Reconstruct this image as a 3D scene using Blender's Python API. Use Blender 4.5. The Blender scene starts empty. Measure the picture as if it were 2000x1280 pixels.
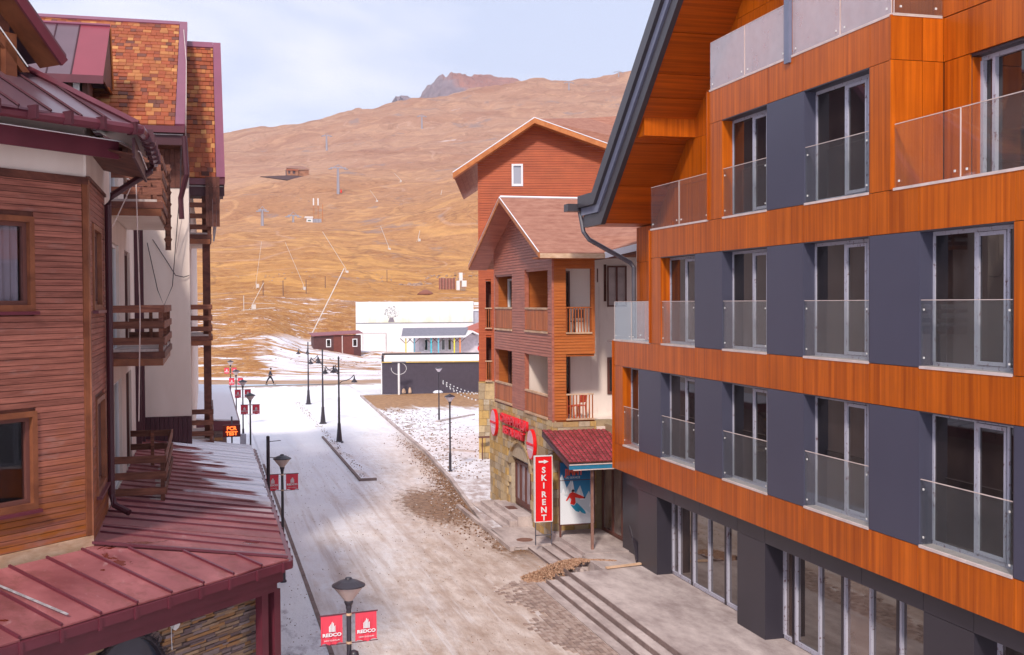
import bpy, math, random
from mathutils import Vector, Matrix, noise
random.seed(7)
SC = bpy.context.scene
COL = SC.collection
R = math.radians
# ---------------------------------------------------------------- camera
cam = bpy.data.objects.new('camera', bpy.data.cameras.new('camera')); COL.objects.link(cam)
cam.data.sensor_width = 36; cam.data.lens = 36*2200/2000; cam.data.clip_end = 9000; cam.data.clip_start = 0.2
cam.matrix_world = Matrix.Translation((0, 0, 8.5)) @ Matrix.Rotation(-math.atan(597/2200), 4, 'Z') @ \
    Matrix.Rotation(math.pi/2-math.atan(50/2200), 4, 'X') @ Matrix.Rotation(-R(0.33), 4, 'Z')
SC.camera = cam
# ---------------------------------------------------------------- light: thin cloud, soft-ish sun from behind the left shoulder
SUN_AZ, SUN_EL = 206.0, 41.0          # compass-like: degrees clockwise from +Y (the street's direction)
sd = Vector((math.sin(R(SUN_AZ))*math.cos(R(SUN_EL)), math.cos(R(SUN_AZ))*math.cos(R(SUN_EL)), math.sin(R(SUN_EL))))
sun = bpy.data.objects.new('sun', bpy.data.lights.new('sun', 'SUN')); COL.objects.link(sun)
sun.data.energy = 2.2; sun.data.angle = R(6.0); sun.data.color = (1.0, 0.90, 0.79)
sun.rotation_euler = (-sd).to_track_quat('-Z', 'Y').to_euler()
W = bpy.data.worlds.new('World'); SC.world = W; W.use_nodes = True
nt = W.node_tree; nt.nodes.clear()
def wn(t, **k):
    n = nt.nodes.new(t)
    for a, b in k.items(): setattr(n, a, b)
    return n
sky = wn('ShaderNodeTexSky', sky_type='NISHITA', sun_disc=False, sun_elevation=R(SUN_EL), sun_rotation=R(SUN_AZ), altitude=2200, air_density=1.0, dust_density=2.0)
tc = wn('ShaderNodeTexCoord'); mp = wn('ShaderNodeMapping'); mp.inputs['Scale'].default_value = (1.0, 1.0, 3.6); mp.inputs['Rotation'].default_value = (0.12, 0.08, 0.4)
n1 = wn('ShaderNodeTexNoise'); n1.inputs['Scale'].default_value = 3.0; n1.inputs['Detail'].default_value = 7; n1.inputs['Roughness'].default_value = 0.55
n1.inputs['Distortion'].default_value = 0.35
cr = wn('ShaderNodeValToRGB'); cr.color_ramp.elements[0].position = 0.40; cr.color_ramp.elements[1].position = 0.61
cr.color_ramp.elements[0].color = (4.9, 5.4, 7.0, 1); cr.color_ramp.elements[1].color = (7.5, 7.4, 8.2, 1)
mx = wn('ShaderNodeMixRGB'); mx.inputs[0].default_value = 0.80
bg = wn('ShaderNodeBackground'); bg.inputs['Strength'].default_value = 0.105; wo = wn('ShaderNodeOutputWorld')
L = nt.links.new
L(tc.outputs['Generated'], mp.inputs[0]); L(mp.outputs[0], n1.inputs['Vector']); L(n1.outputs['Fac'], cr.inputs[0])
L(sky.outputs[0], mx.inputs[1]); L(cr.outputs[0], mx.inputs[2]); L(mx.outputs[0], bg.inputs[0]); L(bg.outputs[0], wo.inputs[0])
SC.view_settings.view_transform = 'Standard'; SC.view_settings.look = 'None'; SC.view_settings.exposure = 0.60; SC.view_settings.gamma = 1.0
SC.view_settings.use_curve_mapping = False
SC.render.engine = 'CYCLES'; SC.render.resolution_x = 1024; SC.render.resolution_y = 655
SC.cycles.max_bounces = 6; SC.cycles.diffuse_bounces = 3; SC.cycles.glossy_bounces = 3; SC.cycles.transparent_max_bounces = 12
# ---------------------------------------------------------------- mesh and object helpers
WO = {}                                   # world origin of every object made here
def _wo(p): return WO[p.name] if p else Vector((0, 0, 0))
def tag(o, label=None, cat=None, group=None, kind=None):
    if label: o['label'] = label
    if cat: o['category'] = cat
    if group: o['group'] = group
    if kind: o['kind'] = kind
    return o
def thing(name, loc, label, cat, group=None):
    o = bpy.data.objects.new(name, None); COL.objects.link(o); o.location = loc; o.empty_display_size = 0.3
    WO[o.name] = Vector(loc); return tag(o, label, cat, group)
class Fr:                                 # a wall's own frame: s along it, t outwards, z up
    def __init__(s, o, d, n):
        s.o = Vector((o[0], o[1])); s.d = Vector(d).normalized(); s.n = Vector(n).normalized()
        s.ang = math.atan2(s.d.y, s.d.x)
    def p(s, a, t, z):
        q = s.o + s.d*a + s.n*t; return (q.x, q.y, z)
class M:
    def __init__(s): s.v = []; s.f = []; s.sm = False
    def add(s, vs, fs):
        b = len(s.v); s.v += [tuple(q) for q in vs]; s.f += [tuple(b+i for i in f) for f in fs]; return s
    def hexa(s, v):                       # 8 corners: bottom 4, top 4
        return s.add(v, [(0, 3, 2, 1), (4, 5, 6, 7), (0, 1, 5, 4), (1, 2, 6, 5), (2, 3, 7, 6), (3, 0, 4, 7)])
    def box(s, x0, x1, y0, y1, z0, z1):
        return s.hexa([(x0, y0, z0), (x1, y0, z0), (x1, y1, z0), (x0, y1, z0), (x0, y0, z1), (x1, y0, z1), (x1, y1, z1), (x0, y1, z1)])
    def fbox(s, fr, s0, s1, t0, t1, z0, z1):
        q = [fr.p(a, t, z) for z in (z0, z1) for a, t in ((s0, t0), (s1, t0), (s1, t1), (s0, t1))]
        return s.hexa(q)
    def wall(s, fr, s0, s1, t0, t1, z0, z1, holes=()):
        ss = sorted(set([s0, s1]+[min(max(h[k], s0), s1) for h in holes for k in (0, 1)]))
        zs = sorted(set([z0, z1]+[min(max(h[k], z0), z1) for h in holes for k in (2, 3)]))
        for a, b in zip(ss, ss[1:]):
            run = None
            for c, d in zip(zs, zs[1:]):
                m_, n_ = (a+b)/2, (c+d)/2
                if any(h[0] < m_ < h[1] and h[2] < n_ < h[3] for h in holes):
                    if run: s.fbox(fr, a, b, t0, t1, *run); run = None
                else: run = (run[0], d) if run else (c, d)
            if run: s.fbox(fr, a, b, t0, t1, *run)
        return s
    def prism(s, poly, vec):              # polygon pushed along a vector
        n = len(poly); q = [Vector(p) for p in poly]; w = [p+Vector(vec) for p in q]
        return s.add(q+w, [tuple(range(n))[::-1], tuple(range(n, 2*n))]+[(i, (i+1) % n, n+(i+1) % n, n+i) for i in range(n)])
    def slab(s, poly, th):                # thickened by th against its normal
        a, b, c = [Vector(p) for p in poly[:3]]; n = (b-a).cross(c-a).normalized(); return s.prism(poly, n*th)
    def tube(s, pts, r, n=8, cap=True):
        pts = [Vector(p) for p in pts]; rs = r if isinstance(r, (list, tuple)) else [r]*len(pts); b = len(s.v)
        for i, p in enumerate(pts):
            d = (pts[min(i+1, len(pts)-1)]-pts[max(i-1, 0)])
            if d.length < 1e-9: d = Vector((0, 0, 1))
            d.normalize(); u = d.cross(Vector((0, 0, 1)) if abs(d.z) < 0.9 else Vector((1, 0, 0))).normalized(); w = d.cross(u)
            for k in range(n):
                a = 2*math.pi*k/n; s.v.append(tuple(p+(u*math.cos(a)+w*math.sin(a))*rs[i]))
        for i in range(len(pts)-1):
            for k in range(n): s.f.append((b+i*n+k, b+i*n+(k+1) % n, b+(i+1)*n+(k+1) % n, b+(i+1)*n+k))
        if cap: s.f.append(tuple(b+k for k in range(n))[::-1]); s.f.append(tuple(b+(len(pts)-1)*n+k for k in range(n)))
        return s
    def lathe(s, c, prof, n=16):          # profile of (radius, z) round a vertical axis
        b = len(s.v); c = Vector(c)
        for r, z in prof:
            for k in range(n): a = 2*math.pi*k/n; s.v.append((c.x+r*math.cos(a), c.y+r*math.sin(a), c.z+z))
        for i in range(len(prof)-1):
            for k in range(n): s.f.append((b+i*n+k, b+i*n+(k+1) % n, b+(i+1)*n+(k+1) % n, b+(i+1)*n+k))
        s.f.append(tuple(b+k for k in range(n))[::-1]); s.f.append(tuple(b+(len(prof)-1)*n+k for k in range(n))); return s
def build(name, m, mat, parent=None, label=None, kind=None, smooth=False, cat=None, group=None):
    if not m.v: return None
    xs = list(zip(*m.v)); o0 = Vector(((min(xs[0])+max(xs[0]))/2, (min(xs[1])+max(xs[1]))/2, min(xs[2])))
    me = bpy.data.meshes.new(name); me.from_pydata([(v[0]-o0.x, v[1]-o0.y, v[2]-o0.z) for v in m.v], [], m.f)
    me.materials.append(mat)
    if smooth:
        me.polygons.foreach_set('use_smooth', [True]*len(me.polygons))
    o = bpy.data.objects.new(name, me); COL.objects.link(o); WO[o.name] = o0
    if parent: o.parent = parent
    o.location = o0-_wo(parent); return tag(o, label, cat, group, kind)
_UC = {}
def unit(mat, ch=0.0):
    if mat.name not in _UC:
        me = bpy.data.meshes.new('piece'); m = M().box(-.5, .5, -.5, .5, -.5, .5); me.from_pydata(m.v, [], m.f); me.materials.append(mat); _UC[mat.name] = me
    return _UC[mat.name]
def piece(name, c, size, ang, mat, parent, rx=0, ry=0):
    o = bpy.data.objects.new(name, unit(mat)); COL.objects.link(o); WO[o.name] = Vector(c)
    if parent: o.parent = parent
    o.location = Vector(c)-_wo(parent); o.rotation_euler = (rx, ry, ang); o.scale = size; return o
def fpiece(name, fr, s0, s1, t0, t1, z0, z1, mat, parent):
    return piece(name, fr.p((s0+s1)/2, (t0+t1)/2, (z0+z1)/2), (abs(s1-s0), abs(t1-t0), z1-z0), fr.ang, mat, parent)
def many(name, fr, L_, mat, parent, limit=290, stuff='rest'):
    """L_: (s0,s1,t0,t1,z0,z1) in a frame; the first `limit` as pieces, what is left joined"""
    for q in L_[:limit]: fpiece(name, fr, *q, mat, parent)
    if len(L_) > limit:
        m = M()
        for q in L_[limit:]: m.fbox(fr, *q)
        build(stuff, m, mat, parent, kind='stuff')
def kids(o): return [c for c in COL.objects if c.parent == o]
def copy_tree(o, loc, rz=None, label=None, sc=None):
    root = o.copy(); COL.objects.link(root); root.location = loc
    if rz is not None: root.rotation_euler[2] = rz
    if sc: root.scale = (sc, sc, sc)
    if label: root['label'] = label
    WO[root.name] = Vector(loc)
    def rec(a, b):
        for c in kids(a):
            d = c.copy(); COL.objects.link(d); d.parent = b; rec(c, d)
    rec(o, root); return root
def text_mesh(s, size, depth=0.02, bold=0.0, spacing=1.0):
    cu = bpy.data.curves.new('t', 'FONT'); cu.body = s; cu.size = size; cu.extrude = depth/2; cu.offset = bold; cu.resolution_u = 3
    cu.align_x = 'CENTER'; cu.align_y = 'CENTER'; cu.space_character = spacing
    o = bpy.data.objects.new('t', cu); COL.objects.link(o); bpy.context.view_layer.update()
    me = bpy.data.meshes.new_from_object(o.evaluated_get(bpy.context.evaluated_depsgraph_get())); bpy.data.objects.remove(o); bpy.data.curves.remove(cu); return me
def letters(name, s, pos, d, size, mat, parent, depth=0.02, bold=0.0, spacing=1.0, sx=1.0, label=None):
    """text standing upright at pos, reading along the horizontal direction d"""
    me = text_mesh(s, size, depth, bold, spacing); me.materials.clear(); me.materials.append(mat)
    d = Vector((d[0], d[1], 0)).normalized(); n = d.cross(Vector((0, 0, 1)))
    mt = Matrix(((d.x*sx, 0, n.x), (d.y*sx, 0, n.y), (0, 1, 0))).to_4x4()
    me.transform(mt); o = bpy.data.objects.new(name, me); COL.objects.link(o); WO[o.name] = Vector(pos)
    if parent: o.parent = parent
    o.location = Vector(pos)-_wo(parent); return tag(o, label)
# ---------------------------------------------------------------- materials
class N:
    def __init__(s, name):
        s.m = bpy.data.materials.new(name); s.m.use_nodes = True; s.t = s.m.node_tree; s.t.nodes.clear()
        s.out = s.n('ShaderNodeOutputMaterial'); s.b = s.n('ShaderNodeBsdfPrincipled'); s.l(s.b.outputs[0], s.out.inputs[0]); s._pos = None
    def n(s, t, **k):
        x = s.t.nodes.new(t)
        for a, b in k.items(): setattr(x, a, b)
        return x
    def l(s, a, b): s.t.links.new(a, b)
    def pos(s):
        if not s._pos: s._pos = s.n('ShaderNodeNewGeometry').outputs['Position']
        return s._pos
    def put(s, sock, v):
        if isinstance(v, (int, float)): sock.default_value = v
        elif isinstance(v, (tuple, list)): sock.default_value = (list(v)+[1])[:len(sock.default_value)]
        else: s.l(v, sock)
    def scaled(s, v, sc, off=(0, 0, 0), rot=(0, 0, 0)):
        m = s.n('ShaderNodeMapping'); s.l(v, m.inputs[0]); m.inputs['Scale'].default_value = sc; m.inputs['Location'].default_value = off; m.inputs['Rotation'].default_value = rot; return m.outputs[0]
    def noise(s, scale=1.0, detail=4, vec=None, sc=None, rough=0.55, dist=0.0, rot=(0, 0, 0)):
        v = vec or s.pos()
        if sc: v = s.scaled(v, sc, rot=rot)
        x = s.n('ShaderNodeTexNoise'); s.l(v, x.inputs['Vector']); x.inputs['Scale'].default_value = scale; x.inputs['Detail'].default_value = detail
        x.inputs['Roughness'].default_value = rough; x.inputs['Distortion'].default_value = dist; return x.outputs['Fac']
    def voro(s, scale=1.0, vec=None, sc=None, feat='F1', out='Distance'):
        v = vec or s.pos()
        if sc: v = s.scaled(v, sc)
        x = s.n('ShaderNodeTexVoronoi', feature=feat); s.l(v, x.inputs['Vector']); x.inputs['Scale'].default_value = scale; return x.outputs[out]
    def rng(s, v, a, b, c=0.0, d=1.0):
        x = s.n('ShaderNodeMapRange'); s.l(v, x.inputs[0])
        for i, k in enumerate((a, b, c, d)): x.inputs[i+1].default_value = k
        return x.outputs[0]
    def math(s, op, a, b=0.0):
        x = s.n('ShaderNodeMath', operation=op); s.put(x.inputs[0], a); s.put(x.inputs[1], b); return x.outputs[0]
    def sep(s, v=None):
        x = s.n('ShaderNodeSeparateXYZ'); s.l(v or s.pos(), x.inputs[0]); return x.outputs
    def mix(s, f, a, b, mode='MIX'):
        x = s.n('ShaderNodeMixRGB', blend_type=mode); s.put(x.inputs[0], f); s.put(x.inputs[1], a); s.put(x.inputs[2], b); return x.outputs[0]
    def rnd(s): return s.n('ShaderNodeObjectInfo').outputs['Random']
    def val(s, col, fac):                 # brighten / darken a colour by a factor socket
        x = s.n('ShaderNodeHueSaturation'); s.put(x.inputs['Color'], col); s.put(x.inputs['Value'], fac); return x.outputs[0]
    def bump(s, h, st=0.3, d=0.02):
        x = s.n('ShaderNodeBump'); x.inputs['Strength'].default_value = st; x.inputs['Distance'].default_value = d; s.l(h, x.inputs['Height']); s.l(x.outputs[0], s.b.inputs['Normal'])
    def fin(s, col, rough=0.6, spec=0.5, metal=0.0):
        s.put(s.b.inputs['Base Color'], col); s.put(s.b.inputs['Roughness'], rough); s.b.inputs['Specular IOR Level'].default_value = spec; s.b.inputs['Metallic'].default_value = metal; return s.m
def plain(name, c, rough=0.55, spec=0.5, var=0.18, sc=3.0, metal=0.0, bump=0.0, piecevar=0.0):
    k = N(name); f = k.noise(sc, 5); v = k.rng(f, 0.25, 0.75, 1-var, 1+var)
    if piecevar: v = k.math('MULTIPLY', v, k.rng(k.rnd(), 0, 1, 1-piecevar, 1+piecevar))
    if bump: k.bump(k.noise(sc*9, 5), bump, 0.01)
    return k.fin(k.val(c, v), rough, spec, metal)
def wood(name, c1, c2, grain, rough=0.5, spec=0.35, piecevar=0.15, bump=0.25, blotch=0.0, c3=None, gs=1.0, lo=0.3, hi=0.7):
    """grain: scale vector, small along the fibres"""
    k = N(name); rv = k.n('ShaderNodeVectorMath', operation='MULTIPLY_ADD'); rv.inputs[1].default_value = (1.7, 2.3, 1.1); cb_ = k.n('ShaderNodeCombineXYZ'); r0 = k.rnd()
    for q in range(3): k.l(k.math('MULTIPLY', r0, (7.0, 5.0, 9.0)[q]), cb_.inputs[q])
    rv.operation = 'ADD'; k.l(k.pos(), rv.inputs[0]); k.l(cb_.outputs[0], rv.inputs[1]); k._pos2 = rv.outputs[0]
    g = k.noise(gs, 6, vec=k._pos2, sc=grain, rough=0.62, dist=0.4); col = k.mix(k.rng(g, lo, hi), c1, c2)
    if c3: col = k.mix(k.rng(k.noise(0.9, 4, sc=(1, 1, 1.8)), 0.5, 0.68, 0, 0.8), col, c3)
    v = k.rng(k.rnd(), 0, 1, 1-piecevar, 1+piecevar)
    if blotch: v = k.math('MULTIPLY', v, k.rng(k.noise(1.3, 5), 0.3, 0.7, 1-blotch, 1+blotch))
    k.bump(g, bump, 0.006); return k.fin(k.val(col, v), rough, spec)
# ---------------------------------------------------------------- terrain height (metres), used by the hill and by what stands on it
T_U = [-0.073, 0.009, 0.048, 0.087, 0.134, 0.180, 0.240, 0.320, 0.396, 0.489]
T_Y = [118, 128, 140, 155, 175, 195, 225, 255, 295, 345, 410, 470, 520, 575, 650, 705, 830, 980, 1400, 1700, 2200]
T_E = [  # elevation of the ground seen from the window, in thousandths of the distance (one row per distance)
 [-72]*10,
 [-66, -66, -66, -66, -66, -66, -66, -66, -66, -66],
 [-55, -55, -55, -60, -60.5, -60.5, -60.5, -60.5, -60.5, -60.5],
 [-45, -46, -46, -51, -54.5, -54.5, -54.5, -54.5, -54.5, -54.5],
 [-32, -30, -27, -42, -47, -48, -48.5, -48.5, -48.5, -48.5],
 [-23, -19, -17, -30, -41, -43, -43.3, -43.3, -43.3, -43.3],
 [-10, -7, -5, -13, -19, -24, -27, -30, -30, -30],
 [0, 2, 4, 1.5, -2, -5, -6, -6, -8, -8],
 [9, 11, 12.5, 11.5, 11, 7, 8, 9, 9, 9],
 [23, 27, 29, 29.5, 27, 22.5, 25, 27, 28, 28],
 [46, 47.5, 49.5, 50.5, 47, 43, 45, 49, 52, 54],
 [61, 62.5, 63.5, 66, 64, 71, 86, 96, 105, 115],
 [62, 63.5, 65, 67, 71, 80, 98, 108, 116, 124],
 [74, 77, 80, 84, 86, 92, 104, 113, 120, 128],
 [88, 97, 104, 109, 108, 109, 113, 122, 127, 133],
 [90, 98, 105, 110, 110.5, 114, 119, 127, 133, 140],
 [110, 115, 119, 124, 128, 131, 134, 140, 147, 152],
 [123, 127, 132, 139, 143, 145, 148, 153, 158, 163],
 [134, 146.5, 155, 160, 171.5, 181, 187, 194.5, 199.5, 205],
 [126, 134, 142, 148, 157, 166, 172, 180, 186, 190],
 [90, 98, 105, 110, 115, 120, 125, 130, 135, 140]]
def _interp(xs, x):
    if x <= xs[0]: return 0, 0.0
    for i in range(len(xs)-1):
        if x <= xs[i+1]: return i, (x-xs[i])/(xs[i+1]-xs[i])
    return len(xs)-2, 1.0
def _cr(a, b, c, d, t):
    return b + 0.5*t*((c-a) + t*((2*a-5*b+4*c-d) + t*(3*(b-c)+d-a)))
def hill_z(x, y, rough=True):
    if y < 118: return 0.0
    i, s = _interp(T_U, x/y); j, t = _interp(T_Y, y)
    ss = s*s*(3-2*s)*0.5+s*0.5
    def row(k):
        r = T_E[max(0, min(len(T_E)-1, k))]; return r[i]*(1-ss)+r[i+1]*ss
    a, b, c, d = row(j-1), row(j), row(j+1), row(j+2)
    e = _cr(a, b, c, d, t)*0.35 + (b*(1-t)+c*t)*0.65
    D = y*0.9653 + x*0.2619
    z = 8.5 + e*0.001*D
    return z
# ---------------------------------------------------------------- the materials of the place
def glassy(name, base, rough=0.03, spec=1.0, ior=1.6, noise_=0.0, c2=None):
    k = N(name); col = base
    if c2: col = k.mix(k.rng(k.noise(1.1, 3, sc=(1, 1, 0.7)), 0.35, 0.65), base, c2)
    if noise_:
        k.bump(k.noise(0.9, 2), noise_, 0.02)
    if c2: col = k.mix(k.rng(k.rnd(), 0.80, 1.0, 0, 0.5), col, tuple(min(1, x*3.2) for x in c2))
    k.b.inputs['IOR'].default_value = ior; return k.fin(col, rough, spec)
def clear_glass(name, tint, body=0.12, rough=0.02):
    k = N(name); tr = k.n('ShaderNodeBsdfTransparent'); tr.inputs[0].default_value = (*tint, 1); gl = k.n('ShaderNodeBsdfGlossy'); gl.inputs['Roughness'].default_value = rough
    gl.inputs[0].default_value = (0.95, 0.95, 1, 1); lw = k.n('ShaderNodeLayerWeight'); lw.inputs[0].default_value = 0.5
    fr = k.math('ADD', 0.045, k.math('MULTIPLY', k.math('POWER', lw.outputs['Facing'], 4.0), 0.7))
    m1 = k.n('ShaderNodeMixShader'); k.l(fr, m1.inputs[0]); k.l(tr.outputs[0], m1.inputs[1]); k.l(gl.outputs[0], m1.inputs[2])
    df = k.n('ShaderNodeBsdfDiffuse'); df.inputs[0].default_value = (0.72, 0.70, 0.74, 1); m2 = k.n('ShaderNodeMixShader')
    k.put(m2.inputs[0], k.rng(k.noise(2.2, 4), 0.35, 0.8, body*0.85, body*1.15)); k.l(m1.outputs[0], m2.inputs[1]); k.l(df.outputs[0], m2.inputs[2]); k.l(m2.outputs[0], k.out.inputs[0]); return k.m
def vgrain(name, c1, c2, c3=None):        # cladding whose grain runs up and down
    return wood(name, c1, c2, (9, 9, 0.22), 0.36, 0.3, 0.07, 0.05, 0.07, c3, lo=0.33, hi=0.66)
ORANGE = vgrain('orange_cladding', (0.32, 0.056, 0.002), (0.57, 0.124, 0.005))
ORANGE_H = wood('orange_soffit', (0.26, 0.045, 0.003), (0.56, 0.110, 0.006), (0.25, 13, 13), 0.32, 0.5, 0.09, 0.05, 0.08)
NAVY = plain('navy_panel', (0.062, 0.061, 0.098), 0.42, 0.5, 0.05, 0.6, piecevar=0.03)
DARKP = plain('dark_panel', (0.036, 0.031, 0.044), 0.38, 0.5, 0.08, 0.8, piecevar=0.05)
GREYM = plain('dark_roof_metal', (0.052, 0.046, 0.056), 0.4, 0.5, 0.1)
STEELB = plain('blue_grey_metal', (0.16, 0.17, 0.25), 0.35, 0.5, 0.08)
SILL = plain('pale_sill', (0.62, 0.50, 0.47), 0.6)
BLACKW = plain('dark_core', (0.02, 0.018, 0.02), 0.8)
PANE = glassy('window_pane', (0.010, 0.008, 0.010), 0.02, 0.8, 1.55, 0.02, (0.028, 0.020, 0.019))
SHOPPANE = glassy('shop_pane', (0.030, 0.020, 0.018), 0.03, 1.0, 1.9, 0.05, (0.075, 0.048, 0.04))
RAILG = clear_glass('railing_glass', (0.92, 0.95, 0.94), 0.028)
SHEENG = clear_glass('sky_sheen_glass', (0.90, 0.88, 0.92), 0.34, 0.08)  # milky body colour stands in for the sky reflected in the glass
k = N('taped_frame'); f_ = k.rng(k.noise(11, 6, sc=(1, 1, 0.8), rough=0.75), 0.36, 0.44)
TAPE = k.fin(k.mix(f_, (0.17, 0.09, 0.11), (0.44, 0.43, 0.52)), 0.55)
DOT = plain('steel_dot', (0.7, 0.68, 0.66), 0.3)
k = N('concrete'); cc = k.mix(k.rng(k.noise(0.9, 8, sc=(1.6, 0.6, 1), rough=0.68), 0.34, 0.64), (0.31, 0.24, 0.23), (0.60, 0.505, 0.48))
cc = k.mix(k.rng(k.noise(5, 6, rough=0.7), 0.55, 0.75, 0, 0.5), cc, (0.22, 0.165, 0.165)); k.bump(k.noise(14, 6), 0.35, 0.01)
CONC = k.fin(cc, 0.85, 0.3)
CONCD = plain('dark_concrete', (0.22, 0.16, 0.15), 0.9, 0.3, 0.25, 2.0, bump=0.3)
# left hotel
k = N('weathered_siding'); g = k.noise(1, 7, sc=(0.9, 0.9, 26), rough=0.65, dist=0.5)
col = k.mix(k.rng(g, 0.3, 0.7), (0.165, 0.052, 0.038), (0.42, 0.155, 0.110))
hz_ = k.sep()[2]; low = k.rng(k.math('ADD', hz_, k.rng(k.noise(0.8, 4, sc=(1, 1, 0.6)), 0.2, 0.8, -0.9, 0.9)), 6.6, 5.3)
col = k.mix(k.math('MULTIPLY', low, k.rng(k.noise(1.2, 5, sc=(0.7, 0.7, 9)), 0.32, 0.60)), col, (0.34, 0.105, 0.020))
col = k.mix(k.rng(k.noise(1.7, 5, sc=(1, 1, 3)), 0.58, 0.75, 0, 0.35), col, (0.36, 0.27, 0.25))
k.bump(g, 0.4, 0.006); BAYW = k.fin(k.val(col, k.math('MULTIPLY', k.rng(k.rnd(), 0, 1, 0.84, 1.14), k.rng(k.noise(2.5, 6, sc=(1.2, 1.2, 5), rough=.7), 0.3, 0.7, 0.85, 1.12))), 0.62, 0.3)
BAYTRIM = wood('orange_trim', (0.14, 0.044, 0.024), (0.28, 0.098, 0.045), (2, 2, 2), 0.5, 0.3, 0.1, 0.2, 0.2)
BROWN = wood('brown_timber', (0.070, 0.022, 0.018), (0.175, 0.060, 0.040), (3, 3, 6), 0.6, 0.3, 0.2, 0.3, 0.25)
RAILW = wood('rail_timber', (0.095, 0.032, 0.024), (0.24, 0.095, 0.060), (2.5, 2.5, 20), 0.65, 0.25, 0.25, 0.3, 0.25)
MAROON = plain('maroon_metal', (0.120, 0.022, 0.036), 0.4, 0.5, 0.15, 2.5)
MAROOND = plain('dark_maroon', (0.065, 0.016, 0.025), 0.5, 0.4, 0.15, 2.5)
PURPLE = plain('purple_flashing', (0.23, 0.065, 0.110), 0.4, 0.5, 0.1, 1.5)
METROOF = plain('standing_seam_metal', (0.125, 0.068, 0.088), 0.28, 0.6, 0.12, 1.2)
METRED = plain('red_metal_sheet', (0.25, 0.040, 0.060), 0.38, 0.5, 0.08, 1.2)
k = N('cream_render'); cr_ = k.mix(k.rng(k.noise(0.7, 6, sc=(1.4, 1.4, 0.5)), 0.35, 0.7), (0.64, 0.53, 0.47), (0.74, 0.64, 0.58)); k.bump(k.noise(40, 3), 0.15, 0.01)
CREAM = k.fin(k.val(cr_, 1.08), 0.9, 0.2)
k = N('cream_render_stained'); cr_ = k.mix(k.rng(k.noise(0.7, 6, sc=(1.4, 1.4, 0.5)), 0.35, 0.7), (0.76, 0.64, 0.58), (0.87, 0.76, 0.70))
cr_ = k.mix(k.rng(k.noise(1.6, 6, sc=(3, 3, 0.25)), 0.6, 0.78, 0, 0.5), cr_, (0.34, 0.24, 0.2)); WHITEW = k.fin(cr_, 0.9, 0.2)
k = N('tin_sheet'); z3 = k.sep(); big = k.noise(0.9, 6, sc=(1, 1, 1), dist=0.6)
col = k.mix(k.rng(big, 0.3, 0.7), (0.17, 0.038, 0.042), (0.38, 0.125, 0.130))
col = k.mix(k.rng(k.noise(3.2, 6, sc=(1.5, 0.6, 1), rough=0.7), 0.60, 0.72, 0, 0.45), col, (0.50, 0.32, 0.32))
col = k.mix(k.rng(k.noise(1.6, 9, sc=(0.8, 0.8, 1), rough=0.8), 0.50, 0.62, 0, 0.6), col, (0.15, 0.045, 0.035))
wet = k.math('MULTIPLY', k.rng(k.noise(0.6, 7, dist=1.3, rough=0.6), 0.60, 0.615), k.rng(z3[1], 23, 21))
col = k.mix(wet, col, (0.135, 0.022, 0.012))
snow = k.math('MULTIPLY', k.rng(k.math('ADD', k.math('ADD', k.math('MULTIPLY', z3[0], 0.42), k.math('MULTIPLY', z3[1], 0.062)), k.rng(k.noise(1.0, 6, sc=(0.55, 2.0, 1), dist=0.5), 0.2, 0.8, -0.55, 0.55)), 1.72, 1.86), k.rng(z3[1], 22.5, 25.5))
col = k.mix(snow, col, (0.90, 0.89, 0.95)); k.put(k.b.inputs['Roughness'], k.math('ADD', 0.4, k.math('MULTIPLY', snow, 0.4)))
TIN = k.fin(k.val(col, k.rng(k.rnd(), 0, 1, 0.86, 1.1)), 0.4, 0.5); k.put(k.b.inputs['Roughness'], k.math('SUBTRACT', k.math('ADD', 0.58, k.math('MULTIPLY', snow, 0.3)), k.math('MULTIPLY', wet, 0.34)))
k = N('shingle'); rn = k.rnd(); rmp = k.n('ShaderNodeValToRGB'); rmp.color_ramp.interpolation = 'CONSTANT'; k.l(rn, rmp.inputs[0])
els = [(0, (0.33, 0.085, 0.040)), (0.40, (0.36, 0.115, 0.048)), (0.62, (0.42, 0.165, 0.062)), (0.76, (0.255, 0.072, 0.042)), (0.88, (0.165, 0.062, 0.046)), (0.95, (0.50, 0.23, 0.085))]
e = rmp.color_ramp.elements; e[0].position = 0; e[0].color = (*els[0][1], 1); e[1].position = els[1][0]; e[1].color = (*els[1][1], 1)
for p_, c_ in els[2:]: q_ = e.new(p_); q_.color = (*c_, 1)
k.bump(k.noise(60, 3), 0.3, 0.01); SHING = k.fin(k.val(rmp.outputs[0], k.rng(k.noise(2.0, 5), 0.3, 0.7, 0.82, 1.15)), 0.85, 0.2)
k = N('shingle_far'); wn_ = k.n('ShaderNodeTexWhiteNoise', noise_dimensions='3D'); gm = k.n('ShaderNodeNewGeometry'); k.l(gm.outputs['Random Per Island'], wn_.inputs['Vector'])
rm2 = k.n('ShaderNodeValToRGB'); rm2.color_ramp.interpolation = 'CONSTANT'; k.l(gm.outputs['Random Per Island'], rm2.inputs[0]); e = rm2.color_ramp.elements
e[0].position = 0; e[0].color = (*els[0][1], 1); e[1].position = els[1][0]; e[1].color = (*els[1][1], 1)
for p_, c_ in els[2:]: q_ = e.new(p_); q_.color = (*c_, 1)
SHINGF = k.fin(k.val(rm2.outputs[0], k.rng(k.noise(2.0, 5), 0.3, 0.7, 0.82, 1.15)), 0.85, 0.2)
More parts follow.
